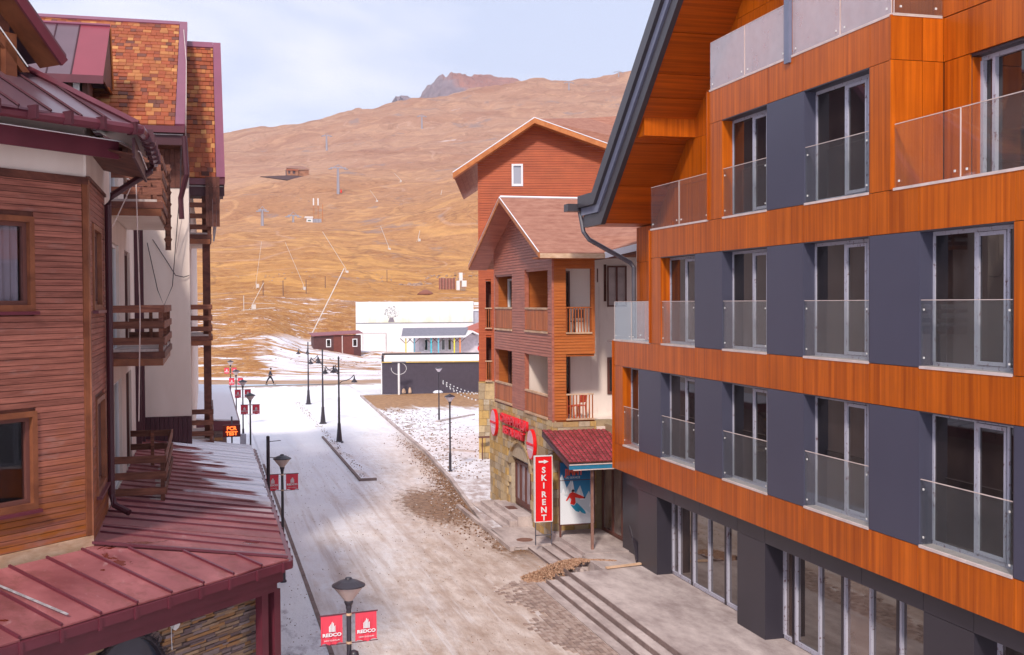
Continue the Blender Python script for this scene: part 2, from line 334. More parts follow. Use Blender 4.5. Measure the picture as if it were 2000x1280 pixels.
def stone(name, els, rough=0.85, island=True):
    k = N(name)
    src = k.n('ShaderNodeNewGeometry').outputs['Random Per Island'] if island else k.rnd()
    r_ = k.n('ShaderNodeValToRGB'); k.l(src, r_.inputs[0]); e = r_.color_ramp.elements; r_.color_ramp.interpolation = 'CONSTANT'
    e[0].position = 0; e[0].color = (*els[0], 1); e[1].position = 1/len(els); e[1].color = (*els[1], 1)
    for i, c_ in enumerate(els[2:]): q_ = e.new((i+2)/len(els)); q_.color = (*c_, 1)
    col = k.mix(k.rng(k.noise(7, 6, rough=0.65), 0.45, 0.75, 0, 0.5), r_.outputs[0], (0.2, 0.13, 0.09)); k.bump(k.noise(18, 6), 0.5, 0.015); return k.fin(col, rough, 0.3)
SANDST = stone('sandstone', [(0.56, 0.40, 0.21), (0.47, 0.31, 0.14), (0.60, 0.46, 0.28), (0.40, 0.30, 0.19), (0.56, 0.36, 0.13), (0.50, 0.41, 0.30)], island=False)
SANDSTF = stone('sandstone_small', [(0.56, 0.40, 0.21), (0.47, 0.31, 0.14), (0.60, 0.46, 0.28), (0.40, 0.30, 0.19), (0.56, 0.36, 0.13), (0.50, 0.41, 0.30)])
LEDGE = stone('ledger_stone', [(0.25, 0.155, 0.10), (0.34, 0.23, 0.155), (0.17, 0.12, 0.12), (0.42, 0.28, 0.17), (0.28, 0.21, 0.20), (0.38, 0.20, 0.09)], island=False)
LEDGEF = stone('ledger_stone_small', [(0.25, 0.155, 0.10), (0.34, 0.23, 0.155), (0.17, 0.12, 0.12), (0.42, 0.28, 0.17), (0.28, 0.21, 0.20), (0.38, 0.20, 0.09)])
COBBLE = stone('cobble', [(0.36, 0.255, 0.22), (0.42, 0.31, 0.27), (0.30, 0.215, 0.19), (0.47, 0.36, 0.32)], island=False)
COBBLEF = stone('cobble_small', [(0.36, 0.255, 0.22), (0.42, 0.31, 0.27), (0.30, 0.215, 0.19), (0.47, 0.36, 0.32)])
# chalets
CLAD1 = wood('siding_in_shade', (0.31, 0.085, 0.055), (0.48, 0.165, 0.105), (1, 1, 14), 0.5, 0.5, 0.12, 0.1, 0.08)  # street face: shade and pinkish glare are put into the siding colour
CLAD2 = wood('siding_in_sun', (0.36, 0.085, 0.018), (0.50, 0.15, 0.035), (1, 1, 14), 0.5, 0.35, 0.12, 0.1, 0.1)  # same boards as the near face shows them, sunlit orange painted in
CLAD3 = wood('red_orange_siding', (0.36, 0.060, 0.018), (0.50, 0.105, 0.030), (0.6, 0.6, 11), 0.5, 0.35, 0.10, 0.1, 0.12)
RAFTER = wood('verge_timber', (0.42, 0.12, 0.03), (0.60, 0.22, 0.07), (3, 3, 3), 0.5, 0.35, 0.1, 0.1, 0.1)
BALUS = wood('balustrade_board', (0.33, 0.075, 0.020), (0.52, 0.16, 0.045), (9, 9, 0.5), 0.5, 0.3, 0.18, 0.1, 0.1)
WORNW = wood('worn_board', (0.50, 0.30, 0.18), (0.70, 0.50, 0.36), (3, 3, 8), 0.7, 0.2, 0.1, 0.3, 0.2)
k = N('asphalt_shingle'); z3 = k.sep(); rows = k.rng(k.math('FRACT', k.math('MULTIPLY', z3[2], 6.5)), 0.0, 0.16, 0.72, 1.0)
col = k.mix(k.rng(k.noise(2.5, 6, sc=(1, 1, 3)), 0.3, 0.7), (0.30, 0.125, 0.088), (0.42, 0.205, 0.145)); ASHING = k.fin(k.val(col, rows), 0.85, 0.2)
ROOFTILE = wood('roof_tile', (0.25, 0.028, 0.040), (0.42, 0.062, 0.080), (6, 6, 6), 0.5, 0.4, 0.28, 0.3, 0.2)
WHITEF = plain('white_frame', (0.78, 0.77, 0.80), 0.5, 0.5, 0.05)
BROWNF = plain('brown_frame', (0.13, 0.045, 0.035), 0.5, 0.5, 0.1)
BLUE = plain('blue_fascia', (0.02, 0.17, 0.30), 0.4, 0.5, 0.2, 6)
SNOWM = plain('snow', (0.82, 0.82, 0.88), 0.8, 0.3, 0.04)
BLACKM = plain('black_metal', (0.035, 0.028, 0.038), 0.4, 0.5, 0.15)
GREYPIPE = plain('grey_pipe', (0.10, 0.095, 0.12), 0.4)
RED = plain('red_sign', (0.80, 0.008, 0.012), 0.4, 0.4, 0.03)
REDT = plain('red_letter', (0.75, 0.015, 0.03), 0.4, 0.4, 0.05)
WHITE = plain('white_paint', (0.76, 0.75, 0.76), 0.5, 0.4, 0.04)
BANNER = plain('red_banner', (0.72, 0.060, 0.095), 0.6, 0.3, 0.1, 4)
LAMPG = plain('lamp_glass', (0.52, 0.40, 0.36), 0.2, 0.6, 0.06)
LAMPW = plain('pale_lamp_glass', (0.66, 0.58, 0.62), 0.2, 0.6, 0.06)
# ================================================================ the modern hotel on the right
RH = thing('hotel', (12.45, 24, 0), 'new four storey hotel with orange wood panels, navy panels and glass railings on the right', 'hotel')
RF = Fr((12.45, 0), (0, 1), (-1, 0))                       # s = y, t towards the street
def RI(X): return Fr((X, 0), (0, 1), (-1, 0))
def NF(Y): return Fr((0, Y), (1, 0), (0, -1))              # a wall that faces back down the street, s = x
OPS = {2: (4.02, 6.48, [(31.44, 32.82), (27.45, 29.78), (23.45, 25.83), (19.33, 21.84), (15.25, 17.75), (11.1, 13.6)]),
       3: (7.27, 9.74, [(27.44, 29.76), (23.47, 25.82), (19.33, 21.86), (15.27, 17.75), (11.1, 13.6)]),
       4: (10.56, 13.0, [(23.47, 25.81), (19.34, 21.82)])}
ZT = {2: (3.20, 7.20, 10.0, 33.6), 3: (7.20, 10.50, 10.0, 30.5), 4: (10.50, 13.80, 18.62, 26.58)}
for lv, (z0, z1, ops) in OPS.items():
    a, b, y0, y1 = ZT[lv]; m = M(); h = [(o[0], o[1], z0, z1) for o in ops]
    m.wall(RF, y0+0.02, y1-0.02, -0.34, -0.06, a, b, h); build('wall', m, DARKP, RH)
    build('inner_wall', M().box(12.82, 24, y0+0.02, y1-0.02, a, b-0.01), BLACKW, RH)
    for i, (s0, s1) in enumerate(ops):
        # lining of the opening: orange on the end bays, navy between
        lin = ORANGE if (lv, i) in ((2, 0), (3, 0), (4, 0)) else NAVY
        fpiece('reveal', RF, s1-0.015, s1+0.015, -0.33, -0.002, z0+0.01, z1-0.01, lin, RH)
        fpiece('reveal', RF, s0-0.015, s0+0.015, -0.33, -0.002, z0+0.01, z1-0.01, DARKP, RH)
        fpiece('lintel_lining', RF, s0, s1, -0.33, -0.004, z1-0.02, z1+0.012, DARKP, RH)
        fpiece('sill', RF, s0+0.02, s1-0.02, -0.33, 0.012, z0-0.02, z0+0.03, SILL, RH)
        w = s1-s0-0.03; c0 = s0+0.015; T0, T1 = -0.33, -0.285; fm = M()
        q = [0, 0.185, 0.52, 1.0]
        fm.fbox(RF, c0, c0+w, T0, T1, z0+0.03, z0+0.10).fbox(RF, c0, c0+w, T0, T1, z1-0.09, z1-0.02)
        for x in (0.03/w, q[1], q[2], 1-0.03/w): fm.fbox(RF, c0+x*w-0.028, c0+x*w+0.028, T0, T1+0.008, z0+0.10, z1-0.09)
        fr = build('window', fm, TAPE, RH); a0, a1 = c0+q[1]*w+0.045, c0+q[2]*w-0.045
        sm = M().wall(RF, a0, a1, T0+0.03, T1+0.018, z0+0.11, z1-0.10, [(a0+0.055, a1-0.055, z0+0.175, z1-0.165)]); sash = build('opening_sash', sm, TAPE, RH)
        for x0, x1 in zip(q, q[1:]): fpiece('pane', RF, c0+x0*w+0.03, c0+x1*w-0.03, -0.315, -0.300, z0+0.08, z1-0.07, PANE, fr)
        gr = build('glass_railing', M().fbox(RF, s0+0.03, s1-0.03, -0.045, -0.025, z0+0.035, z0+1.22), RAILG, RH)
        fpiece('edge_highlight', RF, s0+0.03, s1-0.03, -0.046, -0.022, z0+1.215, z0+1.228, SILL, gr); fpiece('edge_highlight', RF, s0+0.028, s0+0.036, -0.046, -0.022, z0+0.04, z0+1.21, SILL, gr)  # pale strips painted as the highlight along the glass edges
        for ss in (s0+0.12, s1-0.12):
            for zz in (z0+0.18, z0+1.05): piece('fixing', RF.p(ss, -0.02, zz), (0.035, 0.012, 0.035), RF.ang, DOT, gr)
# horizontal bands of orange panels
BJ = [33.62, 33.12, 31.44, 29.9, 27.4, 25.85, 23.45, 21.84, 19.32, 17.76, 15.23, 13.6, 11.4, 10]
def band(js, z0, z1, mat=ORANGE, fr=RF, t=(-0.05, 0.0), g=0.012):
    for a, b in zip(js[1:], js): fpiece('panel', fr, a+g/2, b-g/2, t[0], t[1], z0+g/2, z1-g/2, mat, RH)
band(BJ, 3.20, 4.02); band(BJ, 6.48, 7.27); band([30.53]+BJ[3:], 9.74, 10.56); band([26.56]+BJ[5:8]+[19.32, 18.58], 13.0, 13.84)
def col(L_, z0, z1, mat): 
    for a, b in L_: fpiece('panel', RF, a+0.006, b-0.006, -0.05, 0.0, z0+0.006, z1-0.006, mat, RH)
col([(32.82, 33.62)], 4.02, 6.48, ORANGE); col([(29.78, 31.44), (25.83, 27.45), (21.84, 23.45), (17.75, 19.33), (13.6, 15.25)], 4.02, 6.48, NAVY)
col([(29.76, 30.53)], 7.27, 9.74, ORANGE); col([(25.82, 27.44), (21.86, 23.47), (17.75, 19.33)], 7.27, 9.74, NAVY); col([(13.6, 15.27)], 7.27, 9.74, ORANGE)
col([(25.81, 26.58)], 10.56, 13.0, ORANGE); col([(18.58, 19.34)], 10.56, 13.0, ORANGE); col([(21.82, 23.47)], 10.56, 13.0, NAVY)
# far ends and the return beside the upper balcony
def ret(fr, xs, z0, z1):
    for a, b in zip(xs, xs[1:]): fpiece('panel', fr, a+0.006, b-0.006, -0.04, 0.0, z0+0.006, z1-0.006, ORANGE, RH)
rt = NF(18.58)
ret(rt, [12.405, 13.1, 13.56], 10.56, 13.0); ret(rt, [12.405, 13.1, 13.56], 13.0, 13.84)
for Y, z0, z1 in ((33.62, 3.2, 7.27), (30.53, 7.27, 10.56), (26.58, 10.56, 13.84)):
    fpiece('end_panel', NF(Y), 12.41, 13.6, -0.03, 0.0, z0+0.01, z1-0.01, ORANGE, RH)
# balcony slabs
build('slab', M().box(12.5, 13.56, 10.0, 18.56, 10.50, 10.545), CONCD, RH); build('slab', M().box(12.5, 13.56, 26.6, 30.5, 10.50, 10.545), CONCD, RH)
build('slab', M().box(12.5, 14.2, 30.55, 34.3, 7.2, 7.245), CONCD, RH); build('slab', M().box(12.5, 14.6, 18.62, 26.55, 13.78, 13.82), CONCD, RH)
# the wall set back behind the balconies (X 13.56) and under the roof
rz = lambda y: 10.96+0.898*(32.86-y)
IW = RI(13.56)
m = M().wall(IW, 10, 18.6, -0.34, -0.05, 10.5, 13.0, [(12.6, 17.83, 10.56, 12.95)]); build('setback_wall', m, DARKP, RH)
P3 = lambda y, z: (13.62, y, z)
build('setback_wall', M().prism([P3(18.6, 10.5), P3(34.3, 10.5), P3(34.3, 10.9), P3(32.95, 10.9), P3(17.5, rz(17.5)), P3(17.5, 13.0), P3(18.6, 13.0)], (3, 0, 0)), BLACKW, RH)
build('setback_wall', M().box(13.62, 16, 10, 17.5, 13.0, 22), BLACKW, RH); build('setback_wall', M().box(13.62, 16, 30.5, 34.3, 3.0, 10.5), DARKP, RH)
build('setback_wall', M().box(13.95, 16, 10, 18.6, 10.5, 13.0), BLACKW, RH)
for a, b in ((17.83, 18.56),): fpiece('panel', IW, a+0.006, b-0.006, -0.05, 0, 10.56, 12.99, ORANGE, RH)
for z0, z1 in ((13.0, 13.83), (13.84, 15.6), (15.61, 18.0)):
    for a, b in ((17.88, 18.58 if z0 < 13.5 else 20.4), (14.9, 17.88), (10, 14.9)): fpiece('panel', IW, a+0.006, b-0.006, -0.05, 0, z0+0.006, z1-0.006, ORANGE, RH)
band([18.56, 17.83], 10.56, 10.6, fr=IW)
mm = M().fbox(IW, 12.6, 17.8, -0.33, -0.24, 10.56, 10.64).fbox(IW, 12.6, 17.8, -0.33, -0.24, 12.87, 12.95)
for s_ in (12.64, 14.0, 15.4, 16.15, 16.55, 17.45, 17.77): mm.fbox(IW, s_-0.04, s_+0.04, -0.33, -0.22, 10.64, 12.87)
fr = build('window', mm, TAPE, RH)
for a, b in ((12.64, 14.0), (14.0, 15.4), (15.4, 16.55), (16.55, 17.8)): fpiece('pane', IW, a+0.03, b-0.03, -0.31, -0.30, 10.62, 12.9, PANE, fr)
fpiece('reveal', IW, 17.81, 17.84, -0.33, -0.06, 10.57, 12.94, ORANGE, RH)
# panels of the set-back wall, clipped by the roof slope
def slope_panel(y0, y1, z0, z1):
    pts = [(y0, z0), (y1, z0)]; top = lambda y: min(z1, rz(y)-0.02)
    if top(y1) <= z0: 
        yc = 32.86-(z0-10.96)/0.898; pts = [(y0, z0), (yc, z0)]
        if yc <= y0: return
        if rz(y0) > z1: pts += [(32.86-(z1-10.96)/0.898, z1)]
        pts += [(y0, top(y0))]
    else:
        pts += [(y1, top(y1))]
        if top(y1) < z1 < rz(y0): pts += [(32.86-(z1-10.96)/0.898, z1)]
        pts += [(y0, top(y0))]
    build('panel', M().prism([(13.56, y, z) for y, z in pts], (0.045, 0, 0)), ORANGE, RH)
for z0, z1, js in ((10.57, 11.9, [26.6, 28.2, 29.6, 30.9, 31.9, 33.2]), (11.91, 13.15, [26.6, 28.2, 29.6, 30.9, 32.0]), (13.16, 14.4, [18.6, 20.6, 22.2, 23.9, 25.6, 27.2, 28.6, 30.5]), (14.41, 15.9, [18.6, 20.6, 22.2, 23.9, 25.6, 27.2, 29]), (15.91, 18.5, [20.4, 22.2, 23.9, 25.6, 28])):
    for a, b in zip(js, js[1:]): slope_panel(a+0.006, b-0.006, z0, z1)
for z0, z1 in ((7.27, 8.5), (8.51, 9.75)):
    for a, b in ((30.56, 31.9), (31.9, 33.1), (33.1, 34.3)): fpiece('panel', IW, a+0.006, b-0.006, 0.0, 0.045, z0, z1, ORANGE, RH)
for a, b in ((31.4, 32.6), (32.6, 34.3)): fpiece('panel', IW, a, b-0.01, 0.0, 0.045, 9.76, 10.88, ORANGE, RH)
fpiece('end_panel', NF(34.3), 13.52, 16, -0.04, 0.0, 3.2, 10.2, CREAM, RH)
# glass railings of the terraces
def grail(fr, s0, s1, z0, mat=RAILG, t=-0.04):
    g = build('glass_railing', M().fbox(fr, s0+0.01, s1-0.01, t, t+0.02, z0, z0+1.22), mat, RH)
    fpiece('edge_highlight', fr, s0+0.01, s1-0.01, t-0.001, t+0.022, z0+1.212, z0+1.226, SILL, g); fpiece('edge_highlight', fr, s0+0.008, s0+0.018, t-0.001, t+0.022, z0+.02, z0+1.21, SILL, g)  # pale strips stand in for the bright highlight on the pane's rim
    for s_ in (s0+0.15, s1-0.15): piece('fixing', fr.p(s_, t+0.025, z0+0.15), (0.04, 0.015, 0.04), fr.ang, DOT, g)
    fpiece('sill', fr, s0, s1, -0.10, 0.012, z0-0.02, z0+0.03, SILL, RH)
grail(RF, 30.55, 32.1, 7.27); grail(RF, 32.1, 33.58, 7.27); grail(NF(33.58), 12.46, 13.5, 7.27, t=0)
grail(RF, 26.6, 28.5, 10.56); grail(RF, 28.5, 30.5, 10.56); grail(RF, 16.62, 18.54, 10.56); grail(RF, 14.6, 16.6, 10.56); grail(RF, 12.4, 14.58, 10.56)
for a, b in ((18.64, 20.4), (20.42, 22.35), (22.6, 24.6), (24.62, 26.52)): grail(RF, a, b, 13.84, SHEENG)
grail(rt, 12.46, 13.52, 13.84, t=0)
fpiece('steel_post', RF, 22.36, 22.58, -0.02, 0.06, 13.72, 18, STEELB, RH)
# the great roof slope, its soffit, verge and gutter
rr = lambda x, y, dz=0: (x, y, rz(y)+dz)
js = [32.9, 31.75, 30.52, 29.3, 28.7, 27.71, 26.45, 25.2, 23.95, 22.7, 21.4, 20.1]
for a, b in zip(js[1:], js):
    build('soffit_panel', M().prism([rr(11.95, a+0.008), rr(24, a+0.008), rr(24, b-0.008), rr(11.95, b-0.008)], (0, 0.03, 0.04)), ORANGE_H, RH)
build('roof', M().prism([rr(11.93, 20, .05), rr(24, 20, .05), rr(24, 32.9, .05), rr(11.93, 32.9, .05)], (0, 0.35, 0.95)), GREYM, RH)
for x0, x1, d0, d1, mt, lb in ((11.78, 11.93, -0.05, 0.45, GREYM, 'dark lower verge board'), (11.72, 11.93, 0.47, 0.80, STEELB, 'blue grey middle verge board'), (11.62, 11.93, 0.82, 1.32, GREYM, 'dark top verge board')):
    cn = lambda d: (x0, 32.9+.29*d, 10.92+.74*d); e_ = 34.5+.12*d1
    vb = M().prism([(x0, 20, rz(20)+d0), cn(d0), cn(d1), (x0, 20, rz(20)+d1)], (x1-x0, 0, 0)).prism([cn(d0), (x0, e_, 10.92+.74*d0), (x0, e_, 10.92+.74*d1), cn(d1)], (x1-x0, 0, 0)); build('verge_board', vb, mt, RH, label=lb)
build('eave_box', M().box(11.94, 24, 32.92, 34.5, 10.95, 11.85), GREYM, RH); build('soffit_panel', M().box(11.95, 24, 32.92, 34.48, 10.915, 10.945), ORANGE_H, RH)
build('gutter', M().box(11.30, 24, 34.68, 35.1, 11.42, 11.66), GREYM, RH)
build('downpipe', M().tube([(11.75, 34.8, 11.4), (11.82, 34.65, 10.75), (12.0, 34.6, 10.5), (13.3, 34.3, 9.75), (13.38, 34.2, 9.6), (13.38, 34.2, 7.3)], 0.075, 8), GREYPIPE, RH)
bm = M().box(12.0, 13.6, 29.83, 30.7, 13.18, 13.72); build('soffit_beam', bm, ORANGE, RH)
# ground floor: dark panels, pillars and shop windows
GF = RI(13.15); G2 = RI(12.65)
for a, b in ((31.0, 33.0), (29.3, 31.0), (27.6, 29.3), (25.4, 27.6), (23.96, 25.4), (21.9, 23.96), (19.9, 21.9), (17.88, 19.9), (16.47, 17.88), (13, 16.47), (10, 13)):
    fpiece('dark_panel', G2, a+0.006, b-0.006, -0.5, 0, 2.78, 3.17, DARKP, RH)
for a, b in ((30.57, 32.05), (23.96, 25.4), (16.47, 17.88)):
    fpiece('pillar', G2, a, b, -0.52, -0.004, 0.46, 2.77, DARKP, RH)
build('ground_wall', M().box(13.0, 13.4, 32.05, 34.3, 0, 3.2), DARKP, RH); build('ground_wall', M().box(13.35, 24, 10, 34.3, 0, 3.19), BLACKW, RH)
build('ceiling', M().box(12.5, 13.4, 10, 33.6, 3.17, 3.2), DARKP, RH)
def shopfront(ys, dark=()):
    m = M(); z0, z1 = 0.50, 2.70; m.fbox(GF, ys[0], ys[-1], -0.06, 0.02, z0, z0+0.09).fbox(GF, ys[0], ys[-1], -0.06, 0.02, z1, 2.77)
    for y in ys: m.fbox(GF, y-0.035, y+0.035, -0.06, 0.03, z0+0.09, z1)
    fr = build('shop_window', m, TAPE, RH)
    for a, b in zip(ys, ys[1:]): fpiece('pane', GF, a+0.02, b-0.02, -0.05, -0.03, z0+0.06, z1+0.02, SHOPPANE, fr)
    for y in ys[1:-1:2]: fpiece('door_post', GF, y+0.04, y+0.13, -0.05, 0.04, z0, z1, BLACKM, RH)
shopfront([25.44, 26.93, 28.06, 29.06, 30.09, 30.53]); shopfront([17.92, 19.27, 20.32, 21.28, 22.33, 23.37, 23.92]); shopfront([10.2, 11.6, 13, 14.4, 15.6, 16.43])
# ================================================================ the wooden hotel on the left
LH = thing('hotel', (-1.8, 24, 0), 'older wooden hotel with shingle roofs, maroon gutters and brown balconies on the left', 'hotel')
Q = math.sqrt(0.5)
BF = Fr((-1.8, 18.94), (-Q, -Q), (Q, -Q))                  # bay front (s grows to the left, towards us)
SF = Fr((-1.78, 0), (0, 1), (1, 0))                        # street side, s = y
def boards(fr, s0, s1, z0, z1, pitch, holes, t0, t1, gap=0.10, maxlen=99):
    out = []; z = z0
    while z < z1-0.01:
        zt = min(z+pitch*(1-gap), z1); segs = [(s0, s1)]
        for h in holes:
            if zt > h[2] and z < h[3]:
                ns = []
                for a, b in segs:
                    if h[0] > a: ns.append((a, min(b, h[0])))
                    if h[1] < b: ns.append((max(a, h[1]), b))
                segs = [q for q in ns if q[1]-q[0] > 0.02]
        for a, b in segs:
            j = random.uniform(-0.003, 0.003); out.append((a, b, t0, t1+j, z, zt))
        z += pitch
    return out
HB = [(0.98, 2.5, 8.40, 9.84), (0.98, 2.5, 5.42, 6.92)]
bb = boards(BF, 0.10, 6.4, 4.84, 10.38, 0.092, HB, -0.03, 0.0)
many('siding_board', BF, sorted(bb, key=lambda q: q[0]), BAYW, LH)
HS = [(19.50, 21.02, 8.40, 9.84), (19.70, 21.3, 5.32, 6.94)]
many('siding_board', SF, boards(SF, 19.02, 22.0, 4.70, 10.46, 0.092, HS, -0.03, 0.0), BAYW, LH)
build('wall', M().wall(BF, 0.02, 6.5, -0.30, -0.03, 0, 10.50, [(a+0.04, b-0.04, c+0.04, d-0.04) for a, b, c, d in HB]), BROWN, LH)
build('wall', M().wall(SF, 19.0, 22.0, -0.30, -0.03, 0, 10.50, [(a+0.04, b-0.04, c+0.04, d-0.04) for a, b, c, d in HS]), BROWN, LH)
build('inner_wall', M().prism([BF.p(0.3, -0.35, 0), BF.p(6.5, -0.35, 0), (-12, 18, 0), (-12, 33, 0), (-2.15, 33, 0), (-2.15, 19.4, 0)], (0, 0, 11.9)), BLACKW, LH)
build('corner_board', M().fbox(BF, -0.01, 0.095, -0.03, 0.018, 4.84, 10.4).fbox(SF, 18.93, 19.02, -0.03, 0.018, 4.72, 10.46), BAYTRIM, LH)
fpiece('top_board', BF, -0.01, 6.4, -0.03, 0.03, 10.385, 10.50, BROWN, LH); fpiece('top_board', SF, 18.95, 22.0, -0.03, 0.03, 10.465, 10.52, BROWN, LH)
fpiece('foot_board', BF, -0.02, 6.4, -0.03, 0.035, 4.60, 4.83, WORNW, LH)
def bay_window(fr, s0, s1, z0, z1, trim=True, curtain=True):
    m = M().wall(fr, s0, s1, -0.05, 0.03, z0-0.02, z1, [(s0+0.085, s1-0.085, z0+0.075, z1-0.085)]); f = build('window', m, BAYTRIM, LH)
    m = M().wall(fr, s0+0.085, s1-0.085, -0.13, -0.05, z0+0.075, z1-0.085, [(s0+0.15, s1-0.15, z0+0.14, z1-0.15)]); build('inner_frame', m, BROWNF, f)
    fpiece('pane', fr, s0+0.14, s1-0.14, -0.11, -0.10, z0+0.13, z1-0.14, PANE2, f)
    fpiece('window_sill', fr, s0-0.03, s1+0.02, -0.03, 0.09, z0-0.07, z0-0.02, MAROON, LH)
    if curtain:                                            # folds of a net curtain close behind the pane
        cm = M(); n = 46
        for i in range(n):
            a = s0+0.15+(s1-s0-0.3)*i/n; b = s0+0.15+(s1-s0-0.3)*(i+1)/n
            cm.add([fr.p(a, -0.17+0.025*math.sin(i*1.3), z0+0.1), fr.p(b, -0.17+0.025*math.sin((i+1)*1.3), z0+0.1), fr.p(b, -0.17+0.025*math.sin((i+1)*1.3), z1-0.12), fr.p(a, -0.17+0.025*math.sin(i*1.3), z1-0.12)], [(0, 1, 2, 3)])
        build('curtain', cm, CURT, f, smooth=True)
k = N('net_curtain'); CURT = k.fin((0.50, 0.46, 0.50), 0.9, 0.1)
PANE2 = clear_glass('clear_window_pane', (0.80, 0.78, 0.80), 0.0)
bay_window(BF, 0.98, 2.5, 8.42, 9.82); bay_window(BF, 0.98, 2.5, 5.44, 6.90, curtain=False)
bay_window(SF, 19.52, 21.0, 8.42, 9.82); bay_window(SF, 19.72, 21.28, 5.34, 6.92, curtain=False)
# cream upper wall under the eaves
build('upper_wall', M().fbox(BF, 0.0, 6.5, -0.3, -0.02, 10.505, 11.4), CREAM, LH); build('upper_wall', M().fbox(SF, 18.93, 22.0, -0.3, -0.021, 10.525, 11.4), CREAM, LH)
# bay roof: seamed metal sheets rising to the hip
E0 = Vector((-0.98, 18.2, 11.22)); dl = Vector((-Q, -Q, 0)); di = Vector((-Q, Q, 0)); sl = 0.54
def ep(s, i, dz=0): q = E0+dl*s+di*i; return (q.x, q.y, 11.22+sl*i+dz)
s_ = 0.0
while s_ < 6.5:
    s2 = s_+0.52; i0, i1 = min(3.2, s_*2.415), min(3.2, s2*2.415)
    poly = [ep(s_+0.01, 0), ep(s2-0.01, 0), ep(s2-0.01, i1)]+([ep(s_+0.01, i0)] if i0 > 0.05 else [])
    build('roof_sheet', M().prism(poly, (0, 0, -0.03)), METROOF, LH)
    if i1 > 0.2: build('seam', M().tube([ep(s2, -0.01, 0.02), ep(s2, i1, 0.02)], 0.022, 4), MAROOND, LH)
    s_ = s2
hip = [ep(0, 0, 0.03)]+[tuple(E0+Vector((-0.924*t, 0.383*t, 0.499*t+0.03))) for t in (1.5, 3.3)]
build('hip_cap', M().tube(hip, 0.065, 4), MAROON, LH)
build('roof_sheet', M().slab([(-0.98, 18.2, 11.19), (-0.95, 22.3, 11.19), (-4, 22.3, 12.84), (-4.0, 19.45, 12.84)], 0.03), METROOF, LH)
gp = [BF.p(6.6, 0.62, 11.16), tuple(E0+Vector((0.03, -0.05, -0.06))), (-0.86, 19.6, 11.16), (-0.90, 22.1, 11.13)]
gm = M(); gm.tube(gp[:2], 0.085, 8).tube(gp[1:], 0.085, 8); build('gutter', gm, MAROON, LH, smooth=False)
for i in range(11):
    a = Vector(gp[1])+dl*(0.15+0.58*i); piece('gutter_bracket', a+Vector((0.01, -0.01, 0.0)), (0.045, 0.185, 0.19), BF.ang, MAROOND, LH)
for y in (18.7, 19.2, 19.8, 20.4, 21.0, 21.6): piece('gutter_bracket', (-0.87, y, 11.15), (0.20, 0.03, 0.20), 0, MAROOND, LH)
build('fascia', M().fbox(BF, -0.25, 6.5, 0.42, 0.46, 10.78, 11.08), MAROON, LH); build('fascia', M().fbox(SF, 18.45, 22.2, 0.70, 0.74, 10.78, 11.08), MAROOND, LH)
build('light_strip', M().tube([BF.p(6.5, 0.50, 11.06), BF.p(-0.27, 0.50, 11.06), (-1.01, 19.4, 10.98), (-1.02, 22.1, 10.96)], 0.010, 4), WHITE, LH)
build('soffit', M().prism([BF.p(-0.3, 0.45, 10.80), BF.p(6.5, 0.45, 10.80), BF.p(6.5, -0.1, 10.98), BF.p(0, -0.1, 10.98)], (0, 0, 0.03)).prism([(-1.06, 18.4, 10.8), (-1.06, 22.1, 10.8), (-1.85, 22.1, 10.98), (-1.85, 18.9, 10.98)], (0, 0, 0.03)), BROWN, LH)
build('downpipe', M().tube([(-0.92, 21.85, 11.1), (-0.95, 21.8, 10.95), (-1.62, 21.72, 10.48), (-1.70, 21.7, 10.3), (-1.70, 21.6, 5.05), (-1.64, 21.52, 4.86), (-1.38, 21.35, 4.74)], 0.062, 8), MAROOND, LH)
# dormer on the bay roof at the picture's corner
DF = Fr((-1.8-0.1, 18.94+0.1), (-Q, -Q), (Q, -Q)); Q2 = []
m = M(); m.prism([DF.p(0.52, 0.35, 12.22), DF.p(3.1, 0.35, 14.9), DF.p(3.1, 0.35, 14.68), DF.p(0.62, 0.35, 12.12)], (Q*0.05, -Q*0.05, 0)); build('dormer_verge', m, MAROON, LH)
build('dormer_roof', M().prism([DF.p(0.50, 0.34, 12.26), DF.p(3.1, 0.34, 14.95), DF.p(3.1, -2.5, 14.95), DF.p(0.50, -2.5, 12.26)], (0, 0, 0.05)), METROOF, LH)
build('dormer_soffit', M().prism([DF.p(0.56, 0.34, 12.18), DF.p(3.1, 0.34, 14.82), DF.p(3.1, -0.20, 14.82), DF.p(0.56, -0.20, 12.18)], (0, 0, -0.03)), BAYTRIM, LH)
build('dormer_trim', M().prism([DF.p(0.86, -0.10, 12.02), DF.p(3.1, -0.10, 14.40), DF.p(3.1, -0.10, 14.2), DF.p(0.98, -0.10, 12.0)], (Q*0.06, -Q*0.06, 0)), BAYTRIM, LH)
build('light_strip', M().tube([DF.p(0.9, -0.03, 12.1), DF.p(3.1, -0.03, 14.44)], 0.012, 4), WHITE, LH)
build('dormer_wall', M().wall(DF, 1.10, 4.0, -0.4, -0.18, 11.5, 12.75, [(1.34, 1.95, 11.86, 12.62)]).prism([DF.p(1.1, -0.2, 12.75), DF.p(4.0, -0.2, 12.75), DF.p(4.0, -0.2, 15)], (-Q*0.1, Q*0.1, 0)), BROWN, LH)
build('dormer_wall', M().fbox(DF, 1.12, 4, -2.0, -0.45, 11.5, 12.6), BLACKW, LH)
build('dormer_post', M().fbox(DF, 1.08, 1.27, -0.16, -0.04, 11.82, 12.55), BAYTRIM, LH)
build('dormer_base', M().fbox(DF, 1.02, 4, -0.3, -0.02, 11.42, 11.82), MAROON, LH)
